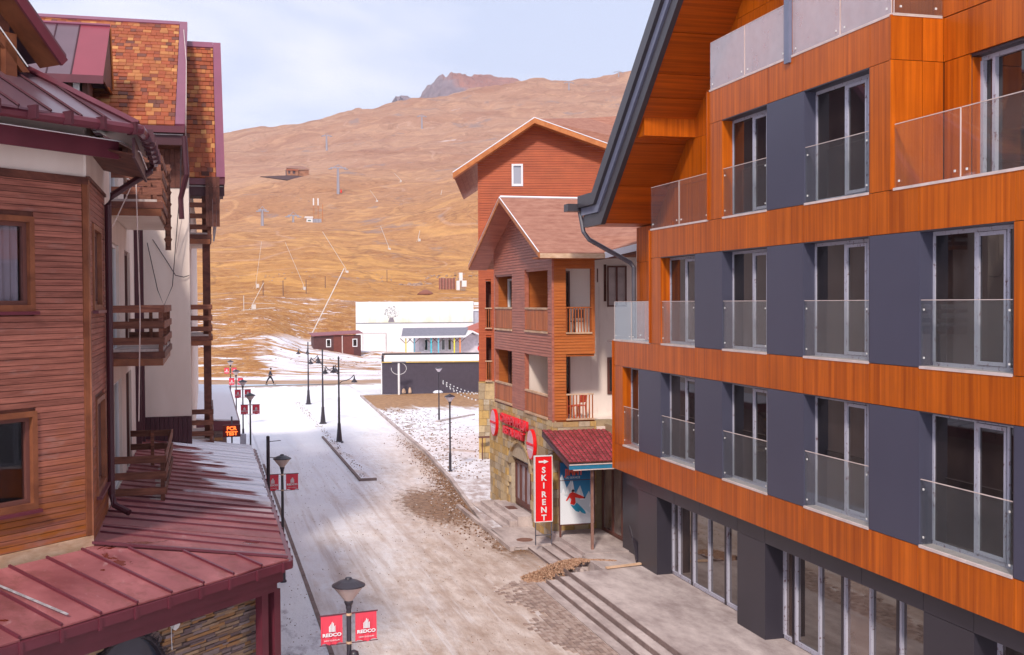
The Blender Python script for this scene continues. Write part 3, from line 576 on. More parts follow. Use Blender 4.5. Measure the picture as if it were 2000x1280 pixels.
f = build('window', M().wall(DF, 1.36, 2.3, -0.3, -0.16, 11.84, 12.60, [(1.45, 2.2, 11.92, 12.50)]), WHITEF, LH); fpiece('pane', DF, 1.44, 2.2, -0.26, -0.25, 11.9, 12.52, PANE, f)
# cream street wall with doors, and the block that steps forward
DW = [(23.4, 25.6, 7.50, 9.75), (27.3, 29.2, 7.50, 9.75), (23.2, 25.9, 4.62, 6.9), (27.3, 29.2, 4.62, 6.9), (23.4, 25.6, 10.50, 11.5), (27.3, 29.2, 10.5, 11.5)]
build('street_wall', M().wall(Fr((-1.80, 0), (0, 1), (1, 0)), 22.0, 33.1, -0.3, 0, 0, 11.6, DW), CREAM, LH)
for a, b, c, d in DW:
    m = M().wall(SF, a, b, -0.16, -0.08, c, d, [(a+0.07, (a+b)/2-0.04, c+0.07, d-0.07), ((a+b)/2+0.04, b-0.07, c+0.07, d-0.07)]); f = build('balcony_door', m, BROWNF if a > 26 else WHITEF, LH)
    fpiece('pane', SF, a+0.05, b-0.05, -0.14, -0.12, c+0.05, d-0.05, PANE, f)
for y in (30.9, 32.6): build('wall_post', M().box(-1.80, -1.66, y, y+0.14, 4.6, 12.6), MAROOND, LH)
NB = Fr((0, 33.1), (1, 0), (0, -1))
build('block_wall', M().fbox(NB, -1.80, -0.44, -0.3, 0, 5.33, 11.75).box(-0.74, -0.44, 33.4, 62, 0, 12.6), WHITEB := CREAM, LH)
many('plinth_board', NB, [(-1.80+0.125*i+0.004, -1.80+0.125*(i+1)-0.004, -0.3, 0.03, 4.2, 5.33) for i in range(11)], MAROOND, LH)
many('gable_board', NB, [(-2.2+0.14*i+0.004, -2.2+0.14*(i+1)-0.004, -0.1, 0.03, 11.76, 13.4) for i in range(12)], BROWN, LH)
build('inner_wall', M().box(-12, -0.76, 33.45, 62, 0, 12.5), BLACKW, LH)
# balconies: planks along the front, the street side and the far end
def balcony(x0, x1, y0, y1, zf, rails=3, mat=RAILW, ends=True):
    b = build('balcony', M().box(x0, x1-0.03, y0+0.04, y1-0.04, zf-0.02, zf+0.03), CONC, LH); z = zf+0.90
    build('edge_beam', M().box(x0, x1+0.02, y0, y0+0.05, zf-0.15, zf-0.021).box(x1-0.03, x1+0.02, y0+0.05, y1, zf-0.15, zf-0.021), BROWN, b)
    build('edge_beam', M().box(x0, x1-0.02, y0+0.01, y0+0.05, zf-0.30, zf-0.155).box(x1-0.07, x1-0.02, y0+0.05, y1, zf-0.30, zf-0.155), BAYTRIM, b)
    build('ceiling', M().box(x0, x1-0.08, y0+0.06, y1-0.06, zf-0.29, zf-0.025), CREAM, b)
    for i in range(rails):
        zz = zf+0.12+i*0.32; w = 0.145
        piece('rail', ((x0+x1)/2, y0+random.uniform(0, .012), zz+w/2), (x1-x0, 0.03, w), 0, mat, b, ry=random.uniform(-.008, .008))
        piece('rail', (x1, (y0+y1)/2, zz+w/2), (0.03, y1-y0, w), 0, mat, b, rx=random.uniform(-.003, .003))
        if ends: piece('rail', ((x0+x1)/2, y1, zz+w/2), (x1-x0, 0.03, w), 0, mat, b)
    for x, y in ((x1-0.06, y0+0.06), (x1-0.06, y1-0.06), (x1-0.06, (y0+y1)/2), (x0+0.5, y1-0.06)):
        piece('post', (x, y, zf+0.36), (0.08, 0.08, 1.0), 0, mat, b)
    return b
balcony(-1.78, -0.82, 23.5, 28.3, 7.57); balcony(-1.78, -0.82, 23.5, 28.3, 4.57); balcony(-1.78, -0.82, 23.5, 28.3, 10.55)
for y0 in (34.2,):
    for zf in (4.50, 7.57, 10.55): balcony(-0.44, 0.16, y0, y0+3.2, zf, ends=False)
    build('balcony_post', M().box(-0.09, 0.13, y0+0.3, y0+0.5, 4.4, 12.4), BROWN, LH)
many('screen_board', Fr((0, 34.1), (1, 0), (0, -1)), [(0.02+0.10*i, 0.115+0.10*i, -0.04, 0, 10.75, 12.2) for i in range(4)], BROWN, LH)
# carved hanging board beside the upper balcony
cb = M(); 
for i in range(7):
    z = 11.6-i*0.26; cb.prism([(-0.80, 26.2, z), (-0.71, 26.2, z-0.10), (-0.80, 26.2, z-0.30), (-0.89, 26.2, z-0.10)], (0, 0.04, 0))
build('carved_board', cb, RAILW, LH); build('hanging_post', M().box(-0.86, -0.74, 26.25, 26.4, 9.7, 11.6), BROWN, LH)
build('bent_pipe', M().tube([(-0.5, 30.9, 12.9), (-0.45, 30.9, 11.9), (-0.62, 31.2, 11.3), (-0.6, 31.2, 10.75)], 0.07, 8), MAROOND, LH)
# shingled roofs
def shroof(x0, x1, ye, ze, yr, zr, w, exp_, budget, far=False):
    a = math.atan2(zr-ze, yr-ye); Ls = math.hypot(zr-ze, yr-ye); ca, sa = math.cos(a), math.sin(a)
    P_ = lambda x, u, h: (x, ye+u*ca-h*sa, ze+u*sa+h*ca)
    build('roof_deck', M().hexa([P_(x0, 0, -.12), P_(x1, 0, -.12), P_(x1, Ls, -.12), P_(x0, Ls, -.12), P_(x0, 0, -.005), P_(x1, 0, -.005), P_(x1, Ls, -.005), P_(x0, Ls, -.005)]), BROWN, LH)
    cells = []; nr = int(Ls/exp_)
    for r in range(nr+1):
        x = x1-0.21-(0.5*w if r % 2 else 0)
        u = r*exp_
        if r % 2: cells.append((x+0.008, x1-0.21, u))
        while x > x0:
            ww = w*random.choice((1, 1, 0.8, 1.25)); cells.append((x-ww, x-0.008, u)); x -= ww
    cells = [c for c in cells if c[2]+exp_ <= Ls+0.15]
    cells.sort(key=lambda c: -(c[0]+c[2]*0.2) if not far else 0)
    m = M()
    for i, (xa, xb, u) in enumerate(cells):
        th = 0.03+random.uniform(0, .012); uu = u-0.02+random.uniform(-.012, .012)
        if i < budget:
            c = P_((xa+xb)/2, uu+exp_*0.52, 0.012+th/2); piece('shingle', c, (xb-xa, exp_*1.04, th), 0, SHING, LH, rx=a-0.035)
        else:
            u2 = uu+exp_*1.03; m.hexa([P_(xa, uu, 0), P_(xb, uu, 0), P_(xb, u2, -.01), P_(xa, u2, -.01), P_(xa, uu, th+.012), P_(xb, uu, th+.012), P_(xb, u2, th-.012), P_(xa, u2, th-.012)])
    build('shingles', m, SHINGF, LH, kind='stuff')
    # purple verge, ridge and eave flashings, fascia and gutter
    def strip(xa, xb, u0, u1, h0, h1): return M().hexa([P_(xa, u0, h0), P_(xb, u0, h0), P_(xb, u1, h0), P_(xa, u1, h0), P_(xa, u0, h1), P_(xb, u0, h1), P_(xb, u1, h1), P_(xa, u1, h1)])
    build('verge_flashing', strip(x1-0.20, x1+0.05, -0.02, Ls+0.05, -0.16, 0.075), PURPLE, LH)
    build('ridge_flashing', strip(x0, x1-0.205, Ls-0.28, Ls+0.05, -0.02, 0.08), PURPLE, LH)
    build('fascia', M().box(x0, x1+0.03, ye-0.03, ye, ze-0.52, ze-0.20), MAROOND, LH)
    build('gutter', M().box(x0, x1+0.04, ye-0.16, ye-0.032, ze-0.20, ze-0.02), MAROON, LH)
    build('soffit', M().box(x0, x1, ye, ye+0.9, ze-0.53, ze-0.5), BROWN, LH)
    build('light_strip', M().tube([(x0, ye-0.05, ze-0.24), (x1, ye-0.05, ze-0.24)], 0.012, 4), WHITE, LH)
    return P_
shroof(-11, -0.56, 32.3, 13.37, 40.5, 18.1, 0.215, 0.315, 230)
build('gable_wall', M().prism([(-0.62, 32.4, 12.9), (-0.62, 40.4, 12.9), (-0.62, 40.4, 17.9), (-0.62, 32.5, 13.3)], (-0.08, 0, 0)), MAROOND, LH)
shroof(-0.75, 0.53, 34.5, 12.2, 40.1, 17.35, 0.165, 0.25, 60, True)
build('gable_wall', M().prism([(0.47, 34.6, 11.8), (0.47, 62, 11.8), (0.47, 62, 17), (0.47, 40.1, 17.2), (0.47, 34.6, 12.1)], (-0.08, 0, 0)), MAROOND, LH)
build('roof_back', M().prism([(-11, 40.5, 18.05), (-0.56, 40.5, 18.05), (-0.56, 52, 12.6), (-11, 52, 12.6)], (0, 0, -0.1)), MAROON, LH)
# dormer in the shingle roof
GX = -2.52
dr = lambda x, v, dz=0: (x, 31.3+2.5*v, 14.45+1.88*v+dz)
xs = [GX, GX-0.80, GX-1.40, GX-2.0, GX-2.6, GX-3.2, GX-3.8]
for i, (a, b) in enumerate(zip(xs[1:], xs)):
    build('dormer_sheet', M().prism([dr(a+0.006, 0), dr(b-0.006, 0), dr(b-0.006, 1), dr(a+0.006, 1)], (0, 0.02, -0.03)), METRED if i == 0 else METROOF, LH)
    build('seam', M().tube([dr(a, 0, .015), dr(a, 1, .015)], 0.02, 4), MAROOND, LH)
build('dormer_ridge', M().tube([dr(xs[-1], 1, .02), dr(GX, 1, .02)], 0.05, 5), PURPLE, LH)
build('dormer_fascia', M().box(xs[-1], GX, 31.26, 31.30, 14.25, 14.46), MAROON, LH)
build('dormer_back', M().prism([(xs[-1], 33.8, 16.3), (GX, 33.8, 16.3), (GX, 34.7, 14.5), (xs[-1], 34.7, 14.5)], (0, 0, -0.04)), METROOF, LH)
build('dormer_gable', M().prism([(GX-0.03, 31.5, 14.42), (GX-0.03, 33.78, 16.2), (GX-0.03, 34.6, 14.5)], (-0.05, 0, 0)), BROWN, LH)
build('dormer_gable_trim', M().tube([(GX, 33.78, 16.28), (GX, 34.62, 14.5), (GX, 32.9, 14.45)], 0.03, 4), RAFTER, LH)
build('dormer_wall', M().box(-6.5, GX-0.55, 31.95, 34, 13.2, 14.5), BLACKW, LH); build('dormer_jamb', M().box(GX-0.55, GX-0.42, 31.6, 33, 13.0, 14.45).box(GX-0.9, GX-0.8, 31.6, 31.7, 13.0, 14.45), BROWN, LH)
build('dormer_jamb', M().box(GX-0.78, GX-0.62, 31.62, 31.8, 13.0, 14.42), WHITEF, LH)
# the long tin canopy over the ground floor
EC = Vector((1.26, 19.05, 4.25)); ze_, zw_ = 4.25, 4.70
def cz(x): return ze_+(zw_-ze_)*(1.26-x)/3.04
y = 19.05; first = True
hipx = lambda yy: 1.26-(yy-19.05)*0 
ys = [20.6]; 
while ys[-1] < 33.9: ys.append(ys[-1]+0.62)
for a, b in zip(ys, ys[1:]):
    xw = -1.78 if a < 33 else -0.44
    if b > 33.1 and a <= 33.1: xw = -0.44
    j = random.uniform(-.006, .006); e_ = random.uniform(-.02, .03)
    build('tin_sheet', M().prism([(xw, a+0.012, cz(xw)+j), (1.26+e_, a+0.012, ze_+j), (1.26+e_, b-0.012, ze_+j), (xw, b-0.012, cz(xw)+j)], (0, 0, -0.025)), TIN, LH)
    build('seam', M().prism([(xw, b-0.02, cz(xw)), (1.27, b-0.02, ze_), (1.27, b+0.02, ze_), (xw, b+0.02, cz(xw))], (0, 0, 0.035)), TIN if b > 24 else MAROON, LH)
# the corner, then the sheets facing us
dd = Vector((-Q, -Q)); ii = Vector((-Q, Q)); dep = 1.92
def fp(s, i, dz=0): q = Vector((1.26, 19.05))+dd*s+ii*i; return (q.x, q.y, 4.25+(4.68-4.25)*i/dep+dz)
build('tin_sheet', M().prism([(-1.78, 18.96, 4.70), tuple(EC), (1.26, 19.5, 4.25), (1.26, 20.59, 4.25), (-1.78, 20.59, 4.70)], (0, 0, -0.025)), TIN, LH)
build('hip_seam', M().prism([(-1.80, 18.90, 4.705), (1.27, 19.01, 4.255), (1.27, 19.12, 4.255), (-1.80, 18.99, 4.705)], (0, 0, 0.04)), MAROON, LH)
for yy, xx in ((19.6, 0.6), (20.1, 0.0)): build('seam', M().prism([(-1.75, yy+.25, cz(-1.75)), (1.26, yy-.02, ze_), (1.26, yy+.02, ze_), (-1.75, yy+.30, cz(-1.75))], (0, 0, 0.03)), MAROON, LH)
s0 = 0.0; w = 0.64
while s0 < 8.5:
    s1 = s0+w; i0 = min(dep, s0*dep/2.30); i1 = min(dep, s1*dep/2.30); sk = -0.0
    poly = [fp(s0+0.012, -0.02+random.uniform(-.03, .02)), fp(s1-0.012, -0.02+random.uniform(-.03, .02)), fp(s1-0.012, i1)]+([fp(s0+0.012, i0)] if i0 > 0.02 else [])
    build('tin_sheet', M().prism(poly, (0, 0, -0.025)), TIN, LH)
    if s1 < 8.4: build('seam', M().prism([fp(s1-0.02, -0.02), fp(s1+0.02, -0.02), fp(s1+0.02, i1), fp(s1-0.02, i1)], (0, 0, 0.035)), MAROON, LH)
    s0 = s1
build('tin_sheet', M().prism([(1.24, 19.07, 4.23), (-1.78, 19.1, 4.68), (-1.9, 18.7, 4.67)], (0, 0, -0.02)), TIN, LH)
CF = Fr((1.26, 19.05), (-Q, -Q), (Q, -Q)); C2 = Fr((1.26, 0), (0, 1), (1, 0))
build('gutter', M().fbox(CF, -0.02, 9, -0.02, 0.09, 4.08, 4.21).fbox(C2, 19.05, 34.0, -0.02, 0.09, 4.08, 4.21), MAROON, LH)
for i in range(13): piece('gutter_bracket', CF.p(0.2+0.62*i, 0.095, 4.14), (0.05, 0.03, 0.17), CF.ang, MAROON, LH)
for i in range(24): piece('gutter_bracket', C2.p(19.3+0.62*i, 0.095, 4.14), (0.05, 0.03, 0.17), C2.ang, MAROOND, LH)
build('fascia', M().fbox(CF, 0.05, 9, -0.12, -0.06, 3.86, 4.079).fbox(C2, 19.15, 34, -0.12, -0.06, 3.86, 4.079), MAROON, LH)
build('canopy_beam', M().fbox(CF, 0.1, 9, -0.28, -0.14, 3.70, 3.87), MAROON, LH)
for s_ in (0.30, 0.0): build('canopy_post', M().fbox(CF, s_, s_+0.15, -0.30, -0.16, 0, 3.72), MAROON, LH)
for y_ in (24, 29, 33.7): build('canopy_post', M().box(1.06, 1.2, y_, y_+.14, 0, 3.86), MAROON, LH)
# ledger stone wall under the canopy, with an arched door
SW = Fr((1.26-0.36, 19.05+0.36), (-Q, -Q), (Q, -Q)); AC, AR, AZ = 2.95, 0.68, 2.93
st = []; z = 1.6
def arch_clear(sa, sb, za, zb):
    for s_ in (sa, sb, (sa+sb)/2):
        for q_ in (za, zb):
            if (abs(s_-AC) < AR and q_ < AZ+math.sqrt(max(0, 1-((s_-AC)/AR)**2))*AR): return False
    return True
while z < 3.95:
    h_ = random.choice((0.035, 0.045, 0.055)); s_ = 0.02-random.random()*0.2
    while s_ < 6.0:
        l_ = random.uniform(0.12, 0.42)
        if arch_clear(s_, s_+l_, z, z+h_): st.append((max(0.02, s_), s_+l_-0.006, -0.12, random.uniform(-0.035, 0.02), z+0.003, z+h_-0.004))
        s_ += l_
    z += h_
random.shuffle(st); st.sort(key=lambda q: -(q[1]-q[0])*(1 if q[0] < 5 else 0))
many('stone', SW, st, LEDGE, LH, 290, 'stones') if False else None
for q in st[:290]: fpiece('stone', SW, *q, LEDGE, LH)
m = M()
for q in st[290:]: m.fbox(SW, *q)
build('stones', m, LEDGEF, LH, kind='stuff')
build('stone_backing', M().wall(SW, 0, 7, -0.4, -0.06, 0, 3.95, [(AC-AR+0.02, AC+AR-0.02, 0, AZ+AR*0.7)]).fbox(Fr((0.9, 0), (0, 1), (1, 0)), 19.5, 34, -0.3, 0, 0, 3.9), CONCD, LH)
am = M(); n = 14
for i in range(n):
    a0, a1 = math.pi*i/n, math.pi*(i+1)/n
    for r0, r1, t0, t1, mt in ((AR-0.005, AR+0.06, -0.05, 0.045, 0),):
        am.hexa([SW.p(AC+r0*math.cos(a0), t0, AZ+r0*math.sin(a0)), SW.p(AC+r1*math.cos(a0), t0, AZ+r1*math.sin(a0)), SW.p(AC+r1*math.cos(a1), t0, AZ+r1*math.sin(a1)), SW.p(AC+r0*math.cos(a1), t0, AZ+r0*math.sin(a1)),
                 SW.p(AC+r0*math.cos(a0), t1, AZ+r0*math.sin(a0)), SW.p(AC+r1*math.cos(a0), t1, AZ+r1*math.sin(a0)), SW.p(AC+r1*math.cos(a1), t1, AZ+r1*math.sin(a1)), SW.p(AC+r0*math.cos(a1), t1, AZ+r0*math.sin(a1))])
ad = build('arched_door', am, BLACKM, LH)
pts = [SW.p(AC+(AR-0.01)*math.cos(math.pi*i/n), -0.05, AZ+(AR-0.01)*math.sin(math.pi*i/n)) for i in range(n+1)]
build('pane', M().prism(pts+[SW.p(AC-AR+0.01, -0.05, 0.1), SW.p(AC+AR-0.01, -0.05, 0.1)], (-Q*0.02, Q*0.02, 0)), glassy('door_glass', (0.02, 0.022, 0.03), 0.15, 0.7, 1.5, 0.1, (0.05, 0.055, 0.075)), ad)
tw = M(); 
for i in range(170):                                       # dry twigs wound round the arch
    a_ = random.uniform(0.05, math.pi*0.97); r_ = AR+random.uniform(0.0, 0.07); p0 = SW.p(AC+r_*math.cos(a_), 0.05, AZ+r_*math.sin(a_)); a2 = a_+random.uniform(-.12, .12); r2 = AR+random.uniform(0.02, 0.15)
    tw.tube([p0, SW.p(AC+r2*math.cos(a2), 0.06+random.random()*0.05, AZ+r2*math.sin(a2))], 0.004, 3, False)
build('twigs', tw, BLACKM, LH, kind='stuff')
vt = thing('wall_lamp', SW.p(2.10, 0.05, 3.58), 'small white lamp with a dangling cord on the stone wall under the tin canopy', 'wall lamp')
build('lamp_head', M().tube([SW.p(2.10, 0.0, 3.62), SW.p(2.08, 0.12, 3.58)], [0.05, 0.075], 8), WHITE, vt); build('cord', M().tube([SW.p(2.10, 0.02, 3.58), SW.p(2.11, 0.03, 3.4), SW.p(2.10, 0.03, 3.2)], 0.006, 4), WHITE, vt)
# low building further along the same side, with a snowy canopy
LB = thing('low_building', (-0.4, 57, 0), 'low stone annex with a snow covered maroon canopy roof beyond the wooden hotel', 'building')
build('roof', M().prism([(-4, 46.9, 4.15), (1.2, 46.9, 3.78), (1.2, 67, 3.78), (-4, 67, 4.15)], (0, 0, -0.06)), SNOWM, LB)
build('fascia', M().box(-4, 1.24, 46.82, 46.88, 3.38, 3.76).box(1.21, 1.27, 46.9, 67, 3.45, 3.74), MAROON, LB)
build('wall', M().box(-4, 0.75, 47.3, 66, 0, 3.7), CONCD, LB)
many('stone', Fr((0, 47.3), (1, 0), (0, -1)), [(-1.2+0.33*i+(0.16 if r % 2 else 0), -1.2+0.33*i+0.32+(0.16 if r % 2 else 0), -0.05, random.uniform(0.02, 0.05), 1.5+0.13*r, 1.5+0.13*r+0.12) for r in range(14) for i in range(6) if -1.2+0.33*i+0.5 < 0.8], LEDGE, LB)
build('bracket', M().tube([(0.7, 47.0, 3.1), (1.18, 47.0, 3.42)], 0.05, 5), MAROOND, LB)
# cables hanging on the left hotel
for pts_, lb in (([(-1.56, 32.9, 10.2), (-1.3, 32.8, 8.9), (-1.13, 32.7, 8.45), (-0.9, 32.8, 9.0), (-0.64, 32.5, 11.9), (-0.6, 32.3, 13.2)], 'long thin black cable hanging in a loop on the cream wall of the wooden hotel'),
                 ([(-1.42, 33.0, 10.3), (-1.05, 32.95, 9.7), (-0.82, 32.95, 9.3), (-0.6, 33.0, 9.25), (-0.45, 33.05, 9.3)], 'short black cable sloping across the cream wall under the maroon gutter'),
                 ([(-1.75, 23.3, 10.0), (-1.30, 23.3, 11.0), (-1.25, 23.2, 8.3), (-1.30, 23.2, 6.2)], 'pale cable hanging straight down in front of the brown balconies')):
    c = build('cable', M().tube(pts_, 0.012, 5, False), BLACKM if 'pale' not in lb else SILL, None, lb, cat='cable'); 
c = build('cable', M().tube([(-0.62, 39.6, 17.7), (-0.50, 36, 15.9), (-0.47, 32.4, 14.0), (-0.50, 32.3, 12.4), (-0.62, 32.8, 10.9), (-0.8, 33.0, 9.9)], 0.012, 5, False), SILL, None, 'pale cable running down from the shingle roof ridge past its maroon gutter', cat='cable')
ms = M().prism([(-3.2, 17.17, 4.70), (-1.86, 16.10, 4.325), (-1.835, 16.125, 4.325), (-3.175, 17.195, 4.70)], (0, 0, 0.015)); build('metal_strip', ms, plain('galvanised_strip', (0.36, 0.34, 0.36), 0.35, var=0.5, sc=14), None, 'loose grey metal strip lying across the near end of the tin canopy', cat='metal strip')
# ================================================================ the middle chalet (gable to the street)
CH = thing('chalet', (11.6, 41.5, 0), 'brown gabled chalet with open loggias above a yellow stone ground floor', 'house')
CS = Fr((11.6, 0), (0, 1), (-1, 0)); CN = Fr((0, 37.4), (1, 0), (0, -1))
OC = [(40.88, 42.72, 7.40, 9.55), (37.92, 40.86, 7.40, 9.62)]   # placeholder, split below
OC = [(42.72, 45.45, 7.38, 9.53), (37.92, 40.88, 7.40, 9.62), (42.75, 45.45, 4.44, 6.56), (37.95, 40.93, 4.36, 6.53)]
def gz(y): return 12.35-abs(y-41.9)*0.44
def clad(fr, s0, s1, z0, z1, holes, pitch, t0, t1, top=None):
    m = M()
    for a, b, c, d, e_, f_ in boards(fr, s0, s1, z0, z1, pitch, holes, t0, t1, 0.10):
        if top:                                            # clip under the gable
            zc = f_+0.02; k0, k1 = a, b
            while k0 < k1 and top(k0) < zc: k0 += 0.05
            while k1 > k0 and top(k1) < zc: k1 -= 0.05
            if k1-k0 < 0.05: continue
            a, b = k0, k1
        m.hexa([fr.p(a, c, e_), fr.p(b, c, e_), fr.p(b, d+0.012, e_), fr.p(a, d+0.012, e_), fr.p(a, c, f_), fr.p(b, c, f_), fr.p(b, d-0.004, f_), fr.p(a, d-0.004, f_)])
    return m
GT = lambda y: 12.25-abs(y-41.6)*0.46
gtop = lambda y: 12.30-(41.9-y)*0.46 if y < 41.9 else 12.30-(y-41.9)*0.45
build('siding', clad(CS, 37.4, 45.6, 4.36, 12.3, OC, 0.105, -0.04, 0.0, gtop), CLAD1, CH, kind='stuff')
build('wall', M().wall(CS, 37.42, 45.55, -0.16, -0.04, 4.2, 10.0, OC).prism([(11.65, 37.42, 10.0), (11.65, 45.55, 10.0), (11.65, 41.9, 12.2)], (0.1, 0, 0)), CLAD1, CH)
# near face: an open loggia to the right of a board-clad corner pier
NO = [(12.10, 13.04, 7.40, 9.65), (12.10, 13.17, 4.36, 6.58)]
build('siding', clad(CN, 11.60, 13.17, 4.36, 10.1, NO, 0.105, -0.04, 0.0), CLAD2, CH, kind='stuff')
build('wall', M().wall(CN, 11.62, 13.15, -0.16, -0.04, 4.2, 10.2, NO), CLAD2, CH)
build('corner_board', M().box(11.585, 11.66, 37.385, 37.46, 4.30, 10.1), CLAD1, CH)
# loggia floors and the plastered wall behind
build('loggia_floor', M().box(11.75, 13.15, 37.5, 45.5, 7.12, 7.36), CREAM, CH); build('loggia_floor', M().box(11.75, 13.15, 37.5, 45.5, 4.12, 4.34), CREAM, CH)
build('loggia_ceiling', M().box(11.75, 13.15, 37.5, 45.5, 9.9, 10.0), CLAD2, CH); build('loggia_ceiling', M().box(11.75, 13.15, 37.5, 45.5, 6.6, 6.66), CREAM, CH)
build('back_wall', M().box(12.6, 12.7, 39.1, 45.5, 4.3, 10), CREAM, CH)
build('partition', M().box(11.76, 13.2, 41.0, 41.12, 4.3, 7.1), CREAM, CH); build('partition', M().box(11.76, 13.2, 41.0, 41.12, 7.4, 10), CLAD2, CH)
build('partition', M().box(11.76, 12.7, 45.45, 45.5, 4.3, 10), CLAD2, CH)
build('plaster_wall', M().box(13.17, 17.0, 38.9, 39.1, 3.2, 10.2), WHITEW, CH)
build('plaster_wall', M().box(12.2, 13.17, 38.9, 39.0, 4.3, 9.9), WHITEW, CH)
for z0, z1 in ((7.42, 9.6), (4.42, 6.55)):
    f = build('balcony_door', M().wall(Fr((0, 38.88), (1, 0), (0, -1)), 12.20, 12.72, 0, 0.05, z0, z1, [(12.25, 12.44, z0+.05, z1-.06), (12.48, 12.67, z0+.05, z1-.06)]), BROWNF, CH)
    piece('pane', (12.46, 38.87, (z0+z1)/2), (0.5, 0.02, z1-z0-0.1), 0, PANE, f)
# street-side windows at the back of the left loggia
for z0, z1 in ((7.42, 9.45), (4.46, 6.52)):
    W2 = Fr((12.15, 0), (0, 1), (-1, 0)); f = build('window', M().wall(W2, 42.8, 45.3, -0.05, 0.04, z0+0.5, z1, [(42.88, 43.9, z0+.58, z1-.08), (44.0, 45.2, z0+.58, z1-.08)]), BROWNF if z0 < 5 else WHITEF, CH)
    fpiece('pane', W2, 42.82, 45.28, -0.04, -0.02, z0+0.52, z1-0.02, PANE, f); fpiece('wall', W2, 42.72, 45.45, -0.05, 0.03, z0-0.1, z0+0.5, CREAM, CH)
# board balustrades
def balus(s0, s1, z0, z1, n):
    w = (s1-s0)/n
    for i in range(n): fpiece('balustrade_board', CS, s0+w*i+0.012, s0+w*(i+1)-0.012, -0.055, -0.02, z0, z1-0.07, BALUS, CH)
    fpiece('handrail', CS, s0, s1, -0.09, 0.01, z1-0.07, z1, WORNW, CH); fpiece('sill', CS, s0+0.01, s1-0.01, -0.14, 0.045, z0-0.09, z0-0.02, WORNW, CH)
for (a, b, c, d), h_, n in zip(OC, (8.29, 8.29, 5.24, 5.21), (14, 15, 14, 15)): balus(a, b, c+0.06, h_, n)
for z0, zr_, x1 in ((7.40, 8.29, 13.04), (4.38, 5.25, 13.12)):
    for i in range(9):
        x = 12.14+i*(x1-12.18)/8; piece('baluster', (x, 37.44, (z0+zr_)/2), (0.035, 0.03, zr_-z0), 0, BALUS, CH)
    piece('handrail', ((12.1+x1)/2, 37.43, zr_), (x1-12.1, 0.06, 0.05), 0, WORNW if z0 < 5 else BALUS, CH)
    piece('sill', ((12.1+x1)/2, 37.40, z0), (x1-12.08, 0.12, 0.05), 0, WORNW, CH)
# roof with its ridge running away from the street
VX = 10.92
def rslab(y0, z0, y1, z1, x0, x1, mat, name='roof', th=0.14): return build(name, M().prism([(x0, y0, z0), (x1, y0, z0), (x1, y1, z1), (x0, y1, z1)], (0, 0, -th)), mat, CH)
rslab(36.6, 10.16, 41.9, 12.50, VX, 17.0, ASHING); rslab(47.2, 10.06, 41.9, 12.50, VX, 17.0, ASHING)
build('ridge_cap', M().tube([(VX, 41.9, 12.53), (17, 41.9, 12.53)], 0.05, 5), SNOWM, CH)
for y0, z0 in ((36.6, 10.16), (47.2, 10.06)):
    build('verge_board', M().prism([(VX-0.04, y0, z0-0.16), (VX-0.04, 41.9, 12.34), (VX-0.04, 41.9, 12.50), (VX-0.04, y0, z0+0.01)], (0.06, 0, 0)), RAFTER, CH)
    build('verge_flashing', M().tube([(VX-0.03, y0, z0+0.03), (VX-0.03, 41.9, 12.52)], 0.02, 5), SNOWM, CH)
    build('verge_soffit', M().prism([(VX, y0, z0-0.165), (11.7, y0, z0-0.165), (11.7, 41.9, 12.33), (VX, 41.9, 12.33)], (0, 0, -0.03)), CLAD1, CH)
build('eave_board', M().box(VX, 13.4, 36.55, 36.6, 9.98, 10.14), WORNW, CH)
build('eave_soffit', M().box(VX, 13.3, 36.6, 37.5, 9.98, 10.02), CLAD2, CH)
# lower roof edge turning towards us on the right, with a snow line
build('side_roof', M().prism([(13.3, 36.6, 10.2), (15.3, 34.9, 10.75), (17.5, 38.0, 12.0), (16, 41.9, 12.45), (13.3, 38.5, 11.0)], (0, 0, -0.12)), ASHING, CH)
build('side_verge', M().prism([(13.25, 36.55, 9.98), (15.3, 34.85, 10.52), (15.3, 34.85, 10.78), (13.25, 36.55, 10.2)], (0.0, 0.06, 0)), SNOWM, CH)
build('side_soffit', M().prism([(13.2, 36.7, 10.0), (15.3, 35.0, 10.45), (16.5, 38.9, 10.3), (13.2, 38.9, 10.0)], (0, 0, -0.04)), BROWN, CH)
W3 = Fr((0, 38.9), (1, 0), (0, -1))
f = build('window', M().wall(W3, 14.17, 14.92, 0.0, 0.05, 8.30, 9.80, [(14.22, 14.50, 8.36, 9.74), (14.57, 14.87, 8.36, 9.74)]), BROWNF, CH); fpiece('pane', W3, 14.2, 14.9, 0.0, 0.02, 8.33, 9.77, plain('curtained_pane', (0.42, 0.35, 0.34), 0.3, 0.6, 0.2), f)
fpiece('plaster_scar', W3, 14.04, 14.14, 0.0, 0.012, 8.5, 9.85, BROWN, CH); fpiece('plaster_scar', W3, 13.78, 13.82, 0.0, 0.012, 9.2, 9.7, BROWN, CH)
f = build('window', M().wall(W3, 14.16, 14.8, 0.0, 0.05, 5.10, 6.45, [(14.24, 14.7, 5.2, 6.36)]), BROWNF, CH); fpiece('pane', W3, 14.2, 14.78, 0.0, 0.02, 5.15, 6.4, PANE, f)
